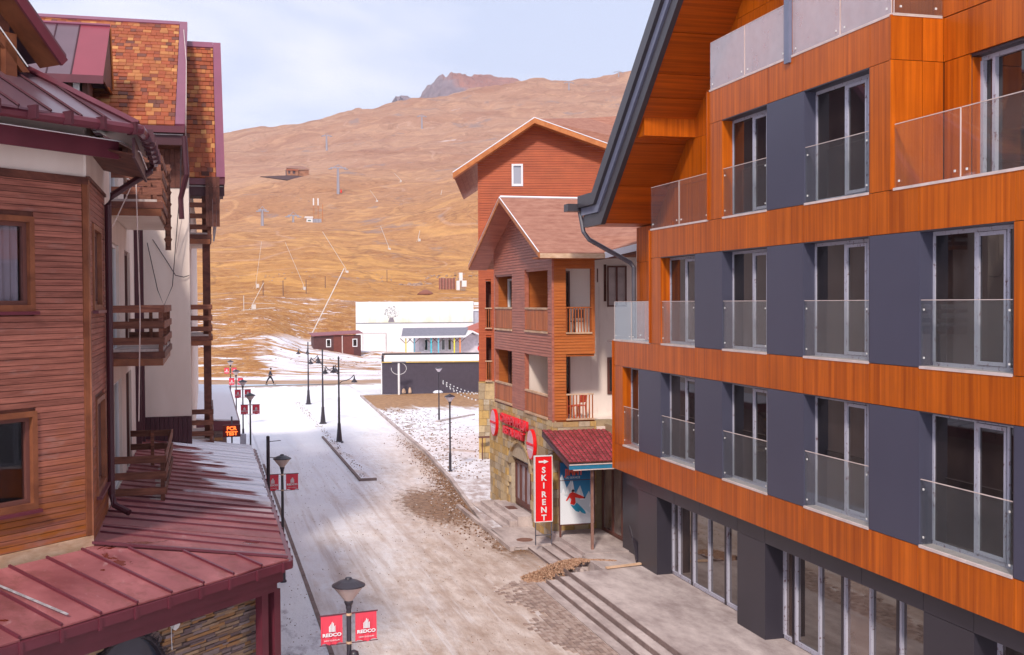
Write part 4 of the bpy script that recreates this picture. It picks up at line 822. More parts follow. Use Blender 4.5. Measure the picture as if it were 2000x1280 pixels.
# stone ground floor: individual sandstone blocks, an arched door on the street side
def blocks(fr, s0, s1, z0, z1, hh, holes=(), clear=None, jit=0.03):
    out = []; z = z0
    while z < z1-0.03:
        h = min(random.choice(hh), z1-z); s = s0-random.random()*0.3
        while s < s1:
            l = random.uniform(0.28, 0.62); a, b = max(s, s0), min(s+l, s1)
            if b-a > 0.04 and not any(b > q[0] and a < q[1] and z+h > q[2] and z < q[3] for q in holes) and (not clear or clear(a, b, z, z+h)):
                out.append((a+0.006, b-0.006, -0.12, random.uniform(0, jit), z+0.006, z+h-0.006))
            s += l
        z += h
    return out
DC, DR, DZ = 41.75, 1.42, 2.10; 
def clr(a, b, z0, z1):
    return not ((a < DC+DR and b > DC-DR) and (z0 < DZ or any(abs(s-DC) < DR and z0 < DZ+0.95*math.sqrt(max(0, 1-((s-DC)/DR)**2)) for s in (a, b, (a+b)/2))))
many('stone', CS, blocks(CS, 37.4, 46.4, 0.15, 4.34, (0.22, 0.28, 0.34), clear=clr), SANDST, CH, 290)
m = M().wall(CS, 37.45, 46.35, -0.5, -0.06, 0, 4.3, [(DC-DR, DC+DR, 0.3, DZ+0.3)]); build('wall', m, SANDSTF, CH)
n = 12; am = M()
for i in range(n):
    a0, a1 = math.pi*i/n, math.pi*(i+1)/n; pp = lambda r, a, t: CS.p(DC+DR*r*math.cos(a), t, DZ+0.95*r*math.sin(a))
    am.hexa([pp(1, a0, -.5), pp(1.13, a0, -.5), pp(1.13, a1, -.5), pp(1, a1, -.5), pp(1, a0, .04), pp(1.13, a0, .04), pp(1.13, a1, .04), pp(1, a1, .04)])
    am.hexa([pp(1.05, a0, -.3), (11.6+.3, DC+DR*1.3*math.cos(a0), 3.3), (11.6+.3, DC+DR*1.3*math.cos(a1), 3.3), pp(1.05, a1, -.3), pp(1.05, a0, -.07), (11.6+.07, DC+DR*1.3*math.cos(a0), 3.3), (11.6+.07, DC+DR*1.3*math.cos(a1), 3.3), pp(1.05, a1, -.07)])
build('door_arch', am, SANDSTF, CH)
DF2 = Fr((11.88, 0), (0, 1), (-1, 0)); pts = [DF2.p(DC+(DR-.02)*math.cos(math.pi*i/n), 0, DZ+0.93*math.sin(math.pi*i/n)) for i in range(n+1)]
dm = M().prism(pts+[DF2.p(DC-DR+.02, 0, 0.62), DF2.p(DC+DR-.02, 0, 0.62)], (0.04, 0, 0)); dr_ = build('door', dm, glassy('door_pane', (0.34, 0.31, 0.36), 0.05, 0.9, 1.6, 0.03, (0.48, 0.45, 0.52)), CH)
m = M().fbox(DF2, DC-DR, DC+DR, 0.001, 0.06, 2.12, 2.24).fbox(DF2, DC-DR, DC+DR, 0.001, 0.06, 0.5, 0.72)
for s in (DC-DR+0.05, DC-0.72, DC, DC+0.72, DC+DR-0.05): m.fbox(DF2, s-0.05, s+0.05, 0.001, 0.07, 0.72, 2.12)
build('door_frame', m, BROWNF, dr_)
many('stone', CN, blocks(CN, 11.6, 13.2, 0.45, 4.3, (0.3, 0.36, 0.42)), SANDST, CH, 290)
m = M().fbox(CN, 11.62, 13.9, -0.5, -0.05, 0, 4.3); build('wall', m, SANDSTF, CH)
# the shop part behind the porch: side wall running back towards the modern hotel
CE = Fr((13.2, 0), (0, 1), (-1, 0))
many('stone', CE, blocks(CE, 33.0, 34.3, 0.45, 4.2, (0.3, 0.36, 0.42)), SANDST, CH, 290)
build('wall', M().fbox(CE, 33.0, 34.3, -0.4, -0.05, 0, 4.2).fbox(CE, 34.3, 37.4, -0.4, -0.3, 0, 4.2), SANDSTF, CH)
f = build('shop_door', M().wall(CE, 34.35, 37.2, -0.22, -0.12, 0.5, 3.3, [(34.43, 35.2, 0.6, 3.2), (35.28, 36.1, 0.6, 3.2), (36.2, 37.1, 0.6, 3.2)]), BROWNF, CH)
fpiece('pane', CE, 34.4, 37.15, -0.19, -0.17, 0.55, 3.25, glassy('shop_door_pane', (0.10, 0.07, 0.07), 0.05, 0.9, 1.7, 0.05, (0.3, 0.24, 0.22)), f)
build('plaster_band', M().box(11.72, 17.0, 37.6, 38.9, 3.9, 4.1).prism([(11.64, 37.42, 4.14), (17, 37.42, 3.9), (17, 38.95, 4.6), (11.7, 38.95, 4.3)], (0, 0, -0.1)).box(13.2, 17, 37.3, 37.5, 3.0, 4.1), CREAM, CH)
# steps to the arched door, small landing slabs
ST = thing('door_steps', (10.9, 42.3, 0), 'three worn concrete steps up to the arched door of the stone ground floor', 'steps')
for i, (x0, z1, y0, y1) in enumerate(((10.55, 0.17, 40.4, 45.4), (10.80, 0.34, 40.3, 44.9), (11.10, 0.50, 40.2, 43.8))):
    build('step', M().prism([(x0, y0, 0), (11.75, y0, 0), (11.75, y0, z1), (x0, y0, z1)], (0, y1-y0, 0)), CONC, ST)
piece('door_mat', (11.35, 42.1, 0.512), (0.35, 0.6, 0.02), 0, BROWNF, ST)
# ================================================================ tall house behind
TH = thing('gable_house', (14.03, 58.5, 0), 'tall orange red house whose wide plank gable faces down the street behind the brown chalet', 'house')
TN = Fr((0, 58.5), (1, 0), (0, -1)); TW = Fr((14.03, 0), (0, 1), (-1, 0))
ttop = lambda x: 18.0-(17.05-x)*0.63 if x < 17.05 else 18.0-(x-17.05)*0.35
TOH = [(15.84, 16.44, 14.66, 15.84), (14.42, 14.70, 7.12, 9.62), (14.42, 14.70, 4.3, 6.62)]
build('siding', clad(TN, 14.03, 23, 4.27, 18.0, TOH, 0.13, -0.04, 0.0, ttop), CLAD3, TH, kind='stuff')
build('wall', M().wall(TN, 14.05, 23, -0.3, -0.05, 0, 15.4, TOH).prism([(14.05, 58.55, 15.4), (23, 58.55, 15.4), (17.05, 58.55, 17.9)], (0, 0.2, 0)).box(14.05, 14.35, 58.8, 70, 0, 15.4), CLAD3, TH)
for (a, b, c, d) in TOH[1:]:
    fpiece('reveal', TN, a-0.01, b+0.4, -0.9, -0.86, c, d, BROWN, TH); piece('handrail', ((a+b)/2, 58.44, c+1.05), (b-a+0.1, 0.06, 0.05), 0, WORNW, TH)
    for i in range(3): piece('baluster', (a+0.03+i*0.11, 58.46, c+0.52), (0.035, 0.03, 1.03), 0, BALUS, TH)
    piece('sill', ((a+b)/2, 58.42, c-0.02), (b-a+0.1, 0.14, 0.05), 0, WORNW, TH)
f = build('window', M().wall(TN, 15.84, 16.44, -0.08, 0.04, 14.66, 15.84, [(15.94, 16.34, 14.78, 15.74)]), WHITEF, TH); fpiece('pane', TN, 15.9, 16.38, -0.06, -0.04, 14.7, 15.8, glassy('pale_pane', (0.36, 0.36, 0.42), 0.1, 0.7, 1.5), f)
def tslab(x0, z0, x1, z1, y0, y1, th, mat, nm): return build(nm, M().prism([(x0, y0, z0), (x1, y0, z1), (x1, y1, z1), (x0, y1, z0)], (0, 0, -th)), mat, TH)
tslab(12.75, 15.30, 17.05, 18.14, 57.62, 72, 0.12, ASHING, 'roof'); tslab(24, 15.65, 17.05, 18.14, 57.62, 72, 0.12, ASHING, 'roof')
for x0, z0 in ((12.75, 15.28), (24, 15.62)):
    build('verge_board', M().prism([(x0, 57.55, z0-0.28), (17.05, 57.55, 17.86), (17.05, 57.55, 18.12), (x0, 57.55, z0)], (0, 0.06, 0)), RAFTER, TH)
    build('verge_flashing', M().tube([(x0, 57.56, z0+0.03), (17.05, 57.56, 18.15)], 0.026, 5), SNOWM, TH)
    build('soffit', M().prism([(x0, 57.6, z0-0.2), (17.05, 57.6, 17.92), (17.05, 58.6, 17.92), (x0, 58.6, z0-0.2)], (0, 0, -0.04)), RAFTER, TH)
build('main_roof', M().prism([(17.05, 57.7, 18.1), (20.3, 64, 19.15), (28, 64, 19.6), (28, 58, 15.7), (23.8, 57.8, 15.75)], (0, 0, -0.1)), ASHING, TH)
many('stone', TN, blocks(TN, 14.0, 15.6, 0.0, 4.25, (0.3, 0.36, 0.44)), SANDST, TH)
TH.rotation_euler[2] = -R(15)
SF_ = thing('signboard_frame', (14.25, 57.9, 0), 'brown metal stand leaning by the stone corner of the tall orange house', 'stand')
build('post', M().tube([(14.05, 57.9, 0.0), (14.05, 57.9, 1.32)], 0.03, 5), BROWNF, SF_); build('top_bar', M().box(13.85, 14.55, 57.85, 58.0, 1.30, 1.38), BROWNF, SF_); build('foot', M().box(13.75, 14.45, 57.75, 57.85, 0.0, 0.10), BROWNF, SF_)
# ================================================================ porch with red tiles
PO = thing('porch', (12.2, 35.6, 0.5), 'porch with a red tiled roof and bright blue fascia on a thin steel post', 'porch')
A_, B_, C_, D_ = Vector((11.25, 37.55, 3.98)), Vector((13.9, 37.45, 3.98)), Vector((11.0, 33.75, 3.38)), Vector((13.2, 33.75, 3.38))
build('roof_deck', M().slab([tuple(C_), tuple(D_), tuple(B_), tuple(A_)], 0.05), BROWN, PO)
nr, nc = 15, 15
for r in range(nr):
    for c in range(nc):
        v0, v1, u0, u1 = r/nr, (r+1.12)/nr, c/nc, (c+0.93)/nc
        P_ = lambda u, v: (C_*(1-u)+D_*u)*(1-v)+(A_*(1-u)+B_*u)*v
        ctr = P_((u0+u1)/2, (v0+v1)/2); w = (P_(u1, v0)-P_(u0, v0)).length; l = (P_(u0, v1)-P_(u0, v0)).length
        o = bpy.data.objects.new('roof_tile', None); 
        if not _UC.get('tile'):
            tm = M(); n_ = 6
            for i in range(n_):
                a0, a1 = math.pi*i/n_, math.pi*(i+1)/n_
                p_ = lambda a, yy, zz: (-0.5*math.cos(a), yy, 0.5*math.sin(a)+zz)
                tm.hexa([p_(a0, -.5, .15), p_(a1, -.5, .15), p_(a1, -.5, -.2), p_(a0, -.5, -.2), p_(a0, .5, -.1), p_(a1, .5, -.1), p_(a1, .5, -.45), p_(a0, .5, -.45)])
            me = bpy.data.meshes.new('tile'); me.from_pydata(tm.v, [], tm.f); me.materials.append(ROOFTILE); _UC['tile'] = me
        o = bpy.data.objects.new('roof_tile', _UC['tile']); COL.objects.link(o); WO[o.name] = ctr; o.parent = PO
        dirv = (P_(u0, v1)-P_(u0, v0)).normalized(); o.location = ctr+Vector((0, 0, 0.03))-_wo(PO)
        o.rotation_euler = (math.asin(dirv.z), 0, math.atan2(-dirv.x, dirv.y)); o.scale = (w, l, 0.075)
build('fascia', M().box(10.98, 13.22, 33.66, 33.72, 3.20, 3.36), BLUE, PO); build('fascia_trim', M().box(10.98, 13.22, 33.64, 33.655, 3.335, 3.37).box(11.1, 13.22, 33.63, 33.65, 3.17, 3.20), SILL, PO)
build('verge_board', M().prism([(10.98, 33.72, 3.22), (11.23, 37.5, 3.80), (11.23, 37.5, 3.96), (10.98, 33.72, 3.38)], (0.03, 0, 0)), MAROOND, PO)
PPM = plain('worn_steel_post', (0.27, 0.14, 0.11), 0.6, var=.3, sc=6); build('porch_post', M().box(11.90, 11.98, 34.22, 34.30, 0.5, 3.3), PPM, PO); build('porch_post', M().box(13.12, 13.2, 33.8, 33.88, 0.9, 3.3), PPM, PO)
# advertising on and by the porch
PS = thing('advertising_board', (12.1, 36.3, 0.5), 'large advertising board showing a skier in a red jacket under the red tiled porch', 'board')
PF = Fr((0, 36.30), (1, 0), (0, -1))
k = N('poster_print'); z3 = k.sep(); fz = k.rng(z3[2], 0.98, 3.05)
sky_ = k.mix(k.rng(fz, 0.45, 0.85), (0.06, 0.30, 0.55), (0.015, 0.12, 0.30))
px_ = k.math('ADD', k.math('MULTIPLY', z3[0], -0.30), 4.10)
mtn = k.math('LESS_THAN', fz, k.math('ADD', px_, k.math('MULTIPLY', k.math('PINGPONG', k.math('ADD', z3[0], 0.1), 0.16), 1.1)))
col = k.mix(mtn, sky_, (0.62, 0.68, 0.74)); sn = k.math('LESS_THAN', fz, k.math('ADD', k.math('MULTIPLY', z3[0], -0.34), 4.42)); col = k.mix(sn, col, (0.80, 0.82, 0.86))
POST = k.fin(col, 0.35, 0.4)
build('poster', M().fbox(PF, 11.50, 12.72, -0.01, 0.0, 0.93, 3.05), POST, PS)
build('frame', M().wall(PF, 11.47, 12.75, -0.05, 0.008, 0.90, 3.08, [(11.505, 12.715, 0.935, 3.045)]).fbox(PF, 11.5, 12.72, 0.0, 0.006, 2.42, 2.44), BROWNF, PS)
build('leg', M().box(11.49, 11.55, 36.31, 36.37, 0.5, 0.92), BROWNF, PS); build('leg', M().box(12.66, 12.72, 36.31, 36.37, 0.5, 0.92), BROWNF, PS)
def flat(name, pts, mat, t=0.004, th=0.003):
    return build(name, M().prism([PF.p(x, t, z) for x, z in pts], (0, -th, 0)), mat, PS)
RJ = plain('red_jacket_print', (0.75, 0.03, 0.02), 0.4); BJ_ = plain('blue_trousers_print', (0.02, 0.32, 0.50), 0.4); DK = plain('dark_print', (0.05, 0.03, 0.04), 0.5); WP = plain('white_print', (0.8, 0.82, 0.86), 0.4)
for xx, zz, hh in ((11.62, 1.95, 0.22), (11.78, 1.95, 0.25), (11.95, 1.98, 0.45), (12.17, 1.85, 0.30), (12.30, 1.75, 0.26), (12.63, 1.5, 0.45)): flat('printed_peak', [(xx-0.09, zz), (xx, zz+hh), (xx+0.09, zz)], WP, 0.002)
flat('skier_jacket', [(11.86, 1.62), (11.90, 1.78), (11.84, 1.84), (11.74, 1.72), (11.71, 1.75), (11.84, 1.98), (11.95, 2.03), (12.06, 1.98), (12.24, 1.90), (12.36, 1.84), (12.34, 1.79), (12.20, 1.80), (12.04, 1.84), (12.06, 1.66), (12.0, 1.58)], RJ)
flat('skier_head', [(11.91, 2.03), (11.92, 2.10), (11.97, 2.12), (12.02, 2.09), (12.02, 2.03)], DK, 0.008); flat('skier_glove', [(12.33, 1.79), (12.36, 1.85), (12.41, 1.84), (12.39, 1.78)], DK, 0.008)
flat('skier_trousers', [(11.87, 1.60), (12.01, 1.56), (12.10, 1.66), (12.18, 1.58), (12.36, 1.40), (12.42, 1.30), (12.40, 1.24), (12.30, 1.28), (12.20, 1.38), (12.18, 1.33), (12.06, 1.37), (11.96, 1.48)], BJ_)
flat('skier_ski', [(12.18, 1.30), (12.44, 1.19), (12.48, 1.22), (12.22, 1.33)], WP, 0.008)
letters('poster_lettering', 'JIMMY', (12.0, 36.28, 2.70), (1, 0.0), 0.30, plain('lettering_orange', (0.75, 0.12, 0.08), 0.4), PS, 0.01, 0.012, sx=0.8)
letters('poster_lettering', 'SKI SERVICE', (11.95, 36.28, 2.52), (1, 0.0), 0.10, WP, PS, 0.006)
SR = thing('sign', (10.88, 36.3, 0.5), 'tall red SKI RENT sign with white vertical letters, standing by the porch steps', 'sign')
SG = Fr((0, 36.2), (1, 0.0), (0.0, -1))
build('sign_panel', M().fbox(SG, 10.60, 11.19, -0.12, 0, 1.10, 3.30), RED, SR); build('frame', M().wall(SG, 10.58, 11.21, -0.13, 0.012, 1.08, 3.32, [(10.605, 11.185, 1.105, 3.295)]), WHITE, SR)
for i, ch in enumerate('SKIRENT'): letters('letter', ch, (10.895, 36.185, 2.83-0.262*i-(0.035 if i > 2 else 0)), (1, 0), 0.27, WHITE, SR, 0.012, 0.008, sx=1.05)
build('arrow', M().prism([(10.72, 36.19, 3.09), (10.72, 36.19, 3.15), (10.90, 36.19, 3.15), (10.90, 36.19, 3.19), (11.07, 36.19, 3.12), (10.90, 36.19, 3.05), (10.90, 36.19, 3.09)], (0, -0.01, 0)), WHITE, SR)
build('support', M().box(10.60, 10.63, 36.22, 36.26, 0.3, 1.1).box(11.16, 11.19, 36.22, 36.26, 0.3, 1.1).box(10.6, 11.19, 36.22, 36.25, 0.62, 0.65), GREYPIPE, SR); build('bracket', M().tube([(11.0, 36.3, 3.3), (11.25, 36.4, 3.36), (11.6, 36.9, 3.36)], 0.015, 4), BLACKM, SR)
RS = thing('sign', (11.5, 42.3, 3.0), 'two lines of red letters on the stone wall above the arched door', 'sign')
letters('lettering', 'САМАРКАНДИ', (11.53, 42.35, 3.80), (0, -1), 0.46, REDT, RS, 0.10, 0.012, sx=1.18); letters('lettering', 'RESTAURANT', (11.53, 42.35, 3.36), (0, -1), 0.42, REDT, RS, 0.10, 0.012, sx=1.18)
for yy, zz, lb in ((45.3, 3.5, 'far oval red sign on the left of the red letters'), (39.75, 3.25, 'nearer oval red sign right of the red letters by the porch')):
    o = thing('oval_sign', (11.45, yy, zz), lb, 'sign', 'oval signs beside the red letters'); fr_ = Fr((11.45, yy), (0, 1), (-1, 0))
    ov = lambda rx, rz_, t, n=20: [fr_.p(rx*math.cos(2*math.pi*i/n), t, zz+rz_*math.sin(2*math.pi*i/n)) for i in range(n)]
    build('light_box', M().prism(ov(0.46, 0.56, 0.0), (0.12, 0, 0)), RED, o); build('face', M().prism(ov(0.42, 0.52, 0.004), (0.003, 0, 0)), plain('pink_white_face', (0.76, 0.42, 0.50), 0.4, var=0.12, sc=3) if 'pink_white_face' not in bpy.data.materials else bpy.data.materials['pink_white_face'], o); fpiece('face_band', fr_, -0.30, 0.30, 0.004, 0.010, zz-0.20, zz-0.16, WHITE, o); letters('face_lettering', 'RESTAURANT', (11.435, yy, zz), (0, -1), 0.15, REDT, o, 0.01)
# two red chairs on the lower loggia, one dark one above
def chair(x, y, z, mat, lb, rz_=0.0):
    c = thing('chair', (0, 0, 0), lb, 'chair')
    build('seat', M().box(-.2, .2, -.2, .2, .42, .45), mat, c); build('backrest', M().prism([(-.2, .19, .55), (.2, .19, .55), (.17, .25, .85), (-.17, .25, .85)], (0, .025, 0)), mat, c)
    for sx_ in (-.17, .17):
        for sy in (-.17, .17): build('leg', M().tube([(sx_*1.1, sy*1.15, 0), (sx_, sy, .42), (sx_, sy+(.06 if sy > 0 else 0), .6 if sy > 0 else .43)], 0.02, 5), mat, c)
    c.location = (x, y, z); c.rotation_euler[2] = rz_; WO[c.name] = Vector((x, y, z))
REDP = plain('red_plastic', (0.62, 0.05, 0.03), 0.4)
chair(12.35, 38.1, 4.345, REDP, 'red plastic chair on the lower loggia nearest the stone corner', 0.3); chair(12.85, 38.3, 4.345, REDP, 'red plastic chair on the lower loggia nearest the white plaster wall', -2.6)
chair(12.4, 38.2, 7.365, BLACKM, 'dark chair on the upper loggia behind thin balusters, nearest the orange pier', 0.3); chair(12.85, 38.2, 7.365, BLACKM, 'dark chair on the upper loggia nearest the white plaster wall', 2.8)
# ================================================================ ground, street, kerbs, steps
KR = [(10.0, 36.0), (10.0, 40.7), (10.22, 43.2), (11.1, 52.3), (11.83, 62.5), (12.3, 76.0), (13.4, 102.0), (14.0, 118.0)]
def krx(y):
    if y < 36.9: return 10.62
    for (a, b), (c, d) in zip(KR, KR[1:]):
        if y <= d: return a+(c-a)*max(0, (y-b))/(d-b)
    return KR[-1][0]
def ground_mat(name, kind):
    k = N(name); z = k.sep(); X, Y = z[0], z[1]
    snow = k.mix(k.rng(k.noise(0.25, 5), 0.35, 0.7), (0.80, 0.785, 0.84), (0.89, 0.88, 0.91))
    slush = k.mix(k.rng(k.noise(2.2, 8, sc=(1, .35, 1), rough=0.65), 0.35, 0.65), (0.44, 0.30, 0.225), (0.73, 0.61, 0.55))
    mud = k.mix(k.rng(k.noise(3.5, 7, rough=0.7), 0.35, 0.65), (0.13, 0.065, 0.035), (0.34, 0.20, 0.12))
    wob = k.rng(k.noise(0.45, 6, sc=(1.6, 0.5, 1), rough=0.62, dist=0.6), 0.25, 0.75, -1, 1); fine = k.rng(k.noise(2.6, 7, sc=(1.3, 0.6, 1), rough=0.7), 0.3, 0.7, -1, 1)
    A = lambda a, b: k.math('ADD', a, b); Mu = lambda a, b: k.math('MULTIPLY', a, b)
    if kind == 'street':
        near = A(Mu(A(X, -6.2), 0.30), Mu(k.math('SUBTRACT', 45.0, Y), 0.060))          # browner to the right and towards us
        f = k.rng(A(near, A(Mu(wob, 0.60), Mu(fine, 0.40))), -0.45, 0.95, 0.05, 0.93); col = k.mix(f, snow, slush)
        d = k.math('ABSOLUTE', A(X, -6.0)); wet = k.rng(k.noise(1.0, 7, sc=(2.2, 0.09, 1), rough=0.62, dist=0.3), 0.50, 0.66, 0, 0.62); col = k.mix(Mu(wet, k.rng(A(Y, Mu(wob, 8)), 74, 40)), col, (0.46, 0.335, 0.28)); pale = k.rng(k.noise(1.2, 7, sc=(2.6, 0.10, 1), rough=0.62, dist=0.3), 0.56, 0.66, 0, 0.6); col = k.mix(Mu(pale, k.rng(Y, 50, 34)), col, (0.80, 0.75, 0.76))
        dx = Mu(A(X, -9.4), 0.55); dy = Mu(A(Y, -46.2), 0.21); r = k.math('SQRT', A(Mu(dx, dx), Mu(dy, dy))); pm = k.rng(A(r, Mu(fine, 0.40)), 1.05, 0.72)
        col = k.mix(Mu(pm, 0.92), col, mud)
        kx = k.math('SUBTRACT', A(Mu(Y, 0.0585), 8.02), X)                               # distance in from the right kerb
        km = k.rng(A(kx, Mu(A(wob, fine), 0.55)), 0.75, 0.25); col = k.mix(Mu(Mu(km, k.rng(Y, 34, 37)), k.rng(Y, 75, 55)), col, mud)
        fr_ = k.rng(k.math('ABSOLUTE', A(A(Y, -121), Mu(wob, 2.5))), 5.0, 3.5); col = k.mix(Mu(fr_, 0.75), col, (0.40, 0.27, 0.20))
        dk = k.rng(k.noise(5.5, 5, sc=(1, .7, 1), rough=0.7), 0.68, 0.74, 0, 0.5); col = k.mix(Mu(dk, k.rng(wob, -0.2, 0.5)), col, (0.2, 0.13, 0.12))
    elif kind == 'walk':
        f = k.rng(A(A(wob, fine), k.rng(Y, 34, 24, -1.0, 1.1)), -0.2, 1.0); col = k.mix(f, snow, k.mix(k.rng(fine, -1, 1), (0.20, 0.17, 0.20), (0.42, 0.37, 0.42)))
    elif kind == 'right':
        f = k.rng(A(fine, Mu(wob, 0.6)), 0.10, 0.50, 0.0, 0.9); f = Mu(f, k.rng(A(X, Mu(Y, -0.10)), 9.0, 5.2, 0.30, 1.0))
        col = k.mix(f, snow, mud); b = Mu(k.rng(A(Y, Mu(wob, 3)), 86.5, 89.5), k.rng(Y, 105, 104)); col = k.mix(b, col, k.mix(k.rng(fine, -1, 1), (0.26, 0.13, 0.06), (0.46, 0.26, 0.13)))
        c = k.rng(A(Y, Mu(wob, 2.5)), 55, 51); col = k.mix(Mu(c, k.rng(A(wob, fine), -0.7, 0.6, 0.1, 0.9)), col, (0.44, 0.34, 0.32))
    else:
        col = k.mix(k.rng(wob, 0, 1), snow, slush)
    k.bump(A(fine, wob), 0.5, 0.05); return k.fin(col, 0.75, 0.35)
GSTR = ground_mat('street_slush', 'street'); GWALK = ground_mat('pavement_snow', 'walk'); GRIGHT = ground_mat('muddy_snow', 'right'); GBASE = ground_mat('ground_snow', 'base')
def sheet(name, pts, z, mat): return build(name, M().add([(x, y, z) for x, y in pts], [tuple(range(len(pts)))]), mat, None, kind='structure')
sheet('ground', [(-400, -60), (600, -60), (600, 119), (-400, 119)], -0.03, GBASE)
ysr = [37, 40.7, 43.2, 47, 52.3, 57, 62.5, 69, 76, 85, 95, 102, 110, 119.0]
m = M(); yy = [8, 20, 30, 36.85]+ysr
for a, b in zip(yy, yy[1:]):
    m.add([(2.86, a, 0), (krx(a)+0.1, a, 0), (krx(b)+0.1, b, 0), (2.86, b, 0)], [(0, 1, 2, 3)])
m.add([(krx(119)+.1, 104, 0), (40, 104, 0), (40, 119, 0), (krx(119)+.1, 119, 0)], [(0, 1, 2, 3)]); m.add([(-20, 100, 0), (2.86, 100, 0), (2.86, 119, 0), (-20, 119, 0)], [(0, 1, 2, 3)])
build('street', m, GSTR, None, kind='structure')
build('pavement', M().box(-3, 2.74, 8, 99.9, -0.02, 0.10), GWALK, None, kind='structure')
m = M()
for a, b in zip(ysr[:-1], ysr[1:]): m.add([(krx(a)+0.12, a, 0.11), (40, a, 0.11), (40, b, 0.11), (krx(b)+0.12, b, 0.11)], [(0, 1, 2, 3)]) if b <= 104 else None
build('side_ground', m, GRIGHT, None, kind='structure')
kerb = thing('left_kerb', (2.8, 30, 0), None, None); kerb['kind'] = 'structure'
y = 14.0
while y < 60: piece('kerb_stone', (2.80, y+0.49, 0.05+random.uniform(-.006, .006)), (0.12, 0.97, 0.13), random.uniform(-.006, .006), CONCD, kerb); y += 1.0
kerb = thing('right_kerb', (11, 60, 0), None, None); kerb['kind'] = 'structure'
y = 37.0
while y < 101:
    l = 1.0 if y < 70 else 2.0; a = math.atan2(krx(y+l)-krx(y), l); piece('kerb_stone', (krx(y+l/2)+0.05, y+l/2, 0.06+random.uniform(-.015, .012)), (0.17, l*0.975, 0.17), -a+random.uniform(-.01, .01), CONC, kerb); y += l
gk = thing('path_edging', (16, 80, 0), None, None); gk['kind'] = 'structure'
piece('edging', (17.3, 79.4, 0.15), (5.4, 0.2, 0.12), 0.83, CONC, gk); piece('edging', (13.7, 61.9, 0.15), (2.1, 0.16, 0.10), -0.82, CONC, gk)
md = thing('median_strip', (7.35, 75, 0), None, None); md['kind'] = 'structure'
build('bed', M().box(7.06, 7.66, 53.75, 71.5, 0, 0.07), ground_mat('median_snow', 'base'), md)
for i in range(12): piece('kerb_stone', (7.0, 54.4+1.5*i, 0.04), (0.12, 1.46, 0.12), 0, CONCD, md); piece('kerb_stone', (7.72, 54.4+1.5*i, 0.02), (0.10, 1.46, 0.07), 0, GSTR, md)
piece('kerb_stone', (7.36, 53.58, 0.05), (0.84, 0.14, 0.14), 0, CONCD, md)
RISER = plain('riser_shade', (0.24, 0.175, 0.165), 0.9, 0.2, 0.25, 3.0)  # concrete darkened for the upright faces, their shade put into the colour
# terrace of the modern hotel and its steps
te = thing('terrace', (11.5, 25, 0), None, None); te['kind'] = 'structure'
build('slab', M().prism([(10.34, 8, 0), (14, 8, 0), (14, 31.9, 0), (10.34, 31.55, 0)], (0, 0, 0.48)), CONC, te)
for (xa, xb, z1, ye) in ((10.07, 10.34, 0.32, 31.8), (9.79, 10.07, 0.16, 32.1)):
    build('step', M().box(xa, xb, 8, ye, 0, z1), CONC, te)
build('step', M().box(9.49, 9.79, 8, 32.45, 0, 0.03), CONC, te)
for xa, z1 in ((10.34, 0.48), (10.07, 0.32), (9.79, 0.16)):
    yy_ = 8.3
    while yy_ < 31.3: piece('riser', (xa-0.003, yy_+0.74, z1-0.085), (0.012, 1.485, 0.13), 0, RISER, te); yy_ += 1.5
# porch platform, its side steps and the slab with the drain cover
pp = thing('porch_platform', (12, 35.5, 0), None, None); pp['kind'] = 'structure'
build('slab', M().prism([(11.52, 33.72, 0), (13.3, 33.72, 0), (13.3, 37.4, 0), (11.52, 37.4, 0)], (0, 0, 0.50)), CONC, pp)
for i, (xa, z1, y1) in enumerate(((11.20, 0.37, 36.3), (10.88, 0.24, 36.35), (10.55, 0.11, 37.0))): build('step', M().box(xa, 11.52, 33.2-0.1*i, y1, 0, z1), CONC, pp); piece('riser_shade_strip', (xa+0.015, (33.2-0.1*i+y1)/2, z1-0.03), (0.05, y1-33.2, 0.055), 0, CONCD, pp)  # dark strips added so the risers read as shaded
build('landing', M().prism([(10.06, 37.05, 0), (11.6, 36.9, 0), (11.6, 40.2, 0), (10.0, 40.3, 0)], (0, 0, 0.14)), CONC, pp); build('side_wall', M().box(11.4, 13.05, 31.7, 33.7, 0, 0.465), CONC, pp)
build('low_kerb', M().box(9.9, 10.05, 36.9, 45.5, 0, 0.14), CONC, pp)
mc = build('drain_cover', M().lathe((10.7, 37.9, 0.14), [(0.29, 0), (0.29, 0.015), (0.25, 0.02), (0.25, 0.012), (0.02, 0.014)], 18), plain('rusty_iron', (0.22, 0.10, 0.07), 0.8), None, 'round rusty drain cover in the concrete slab beside the door steps', cat='drain cover')
bd = piece('board', (12.1, 31.75, 0.53), (1.3, 0.12, 0.05), 0.18, WORNW, None); tag(bd, 'pale wooden board lying on the terrace by the dark corner of the modern hotel', 'board')
bp = build('drain_pipe', M().tube([(13.05, 33.7, 1.3), (13.05, 33.4, 0.95), (12.72, 32.2, 0.5)], 0.085, 8), BLACKM, None, 'short black drain pipe leaning at the corner between the porch and the modern hotel', cat='pipe')
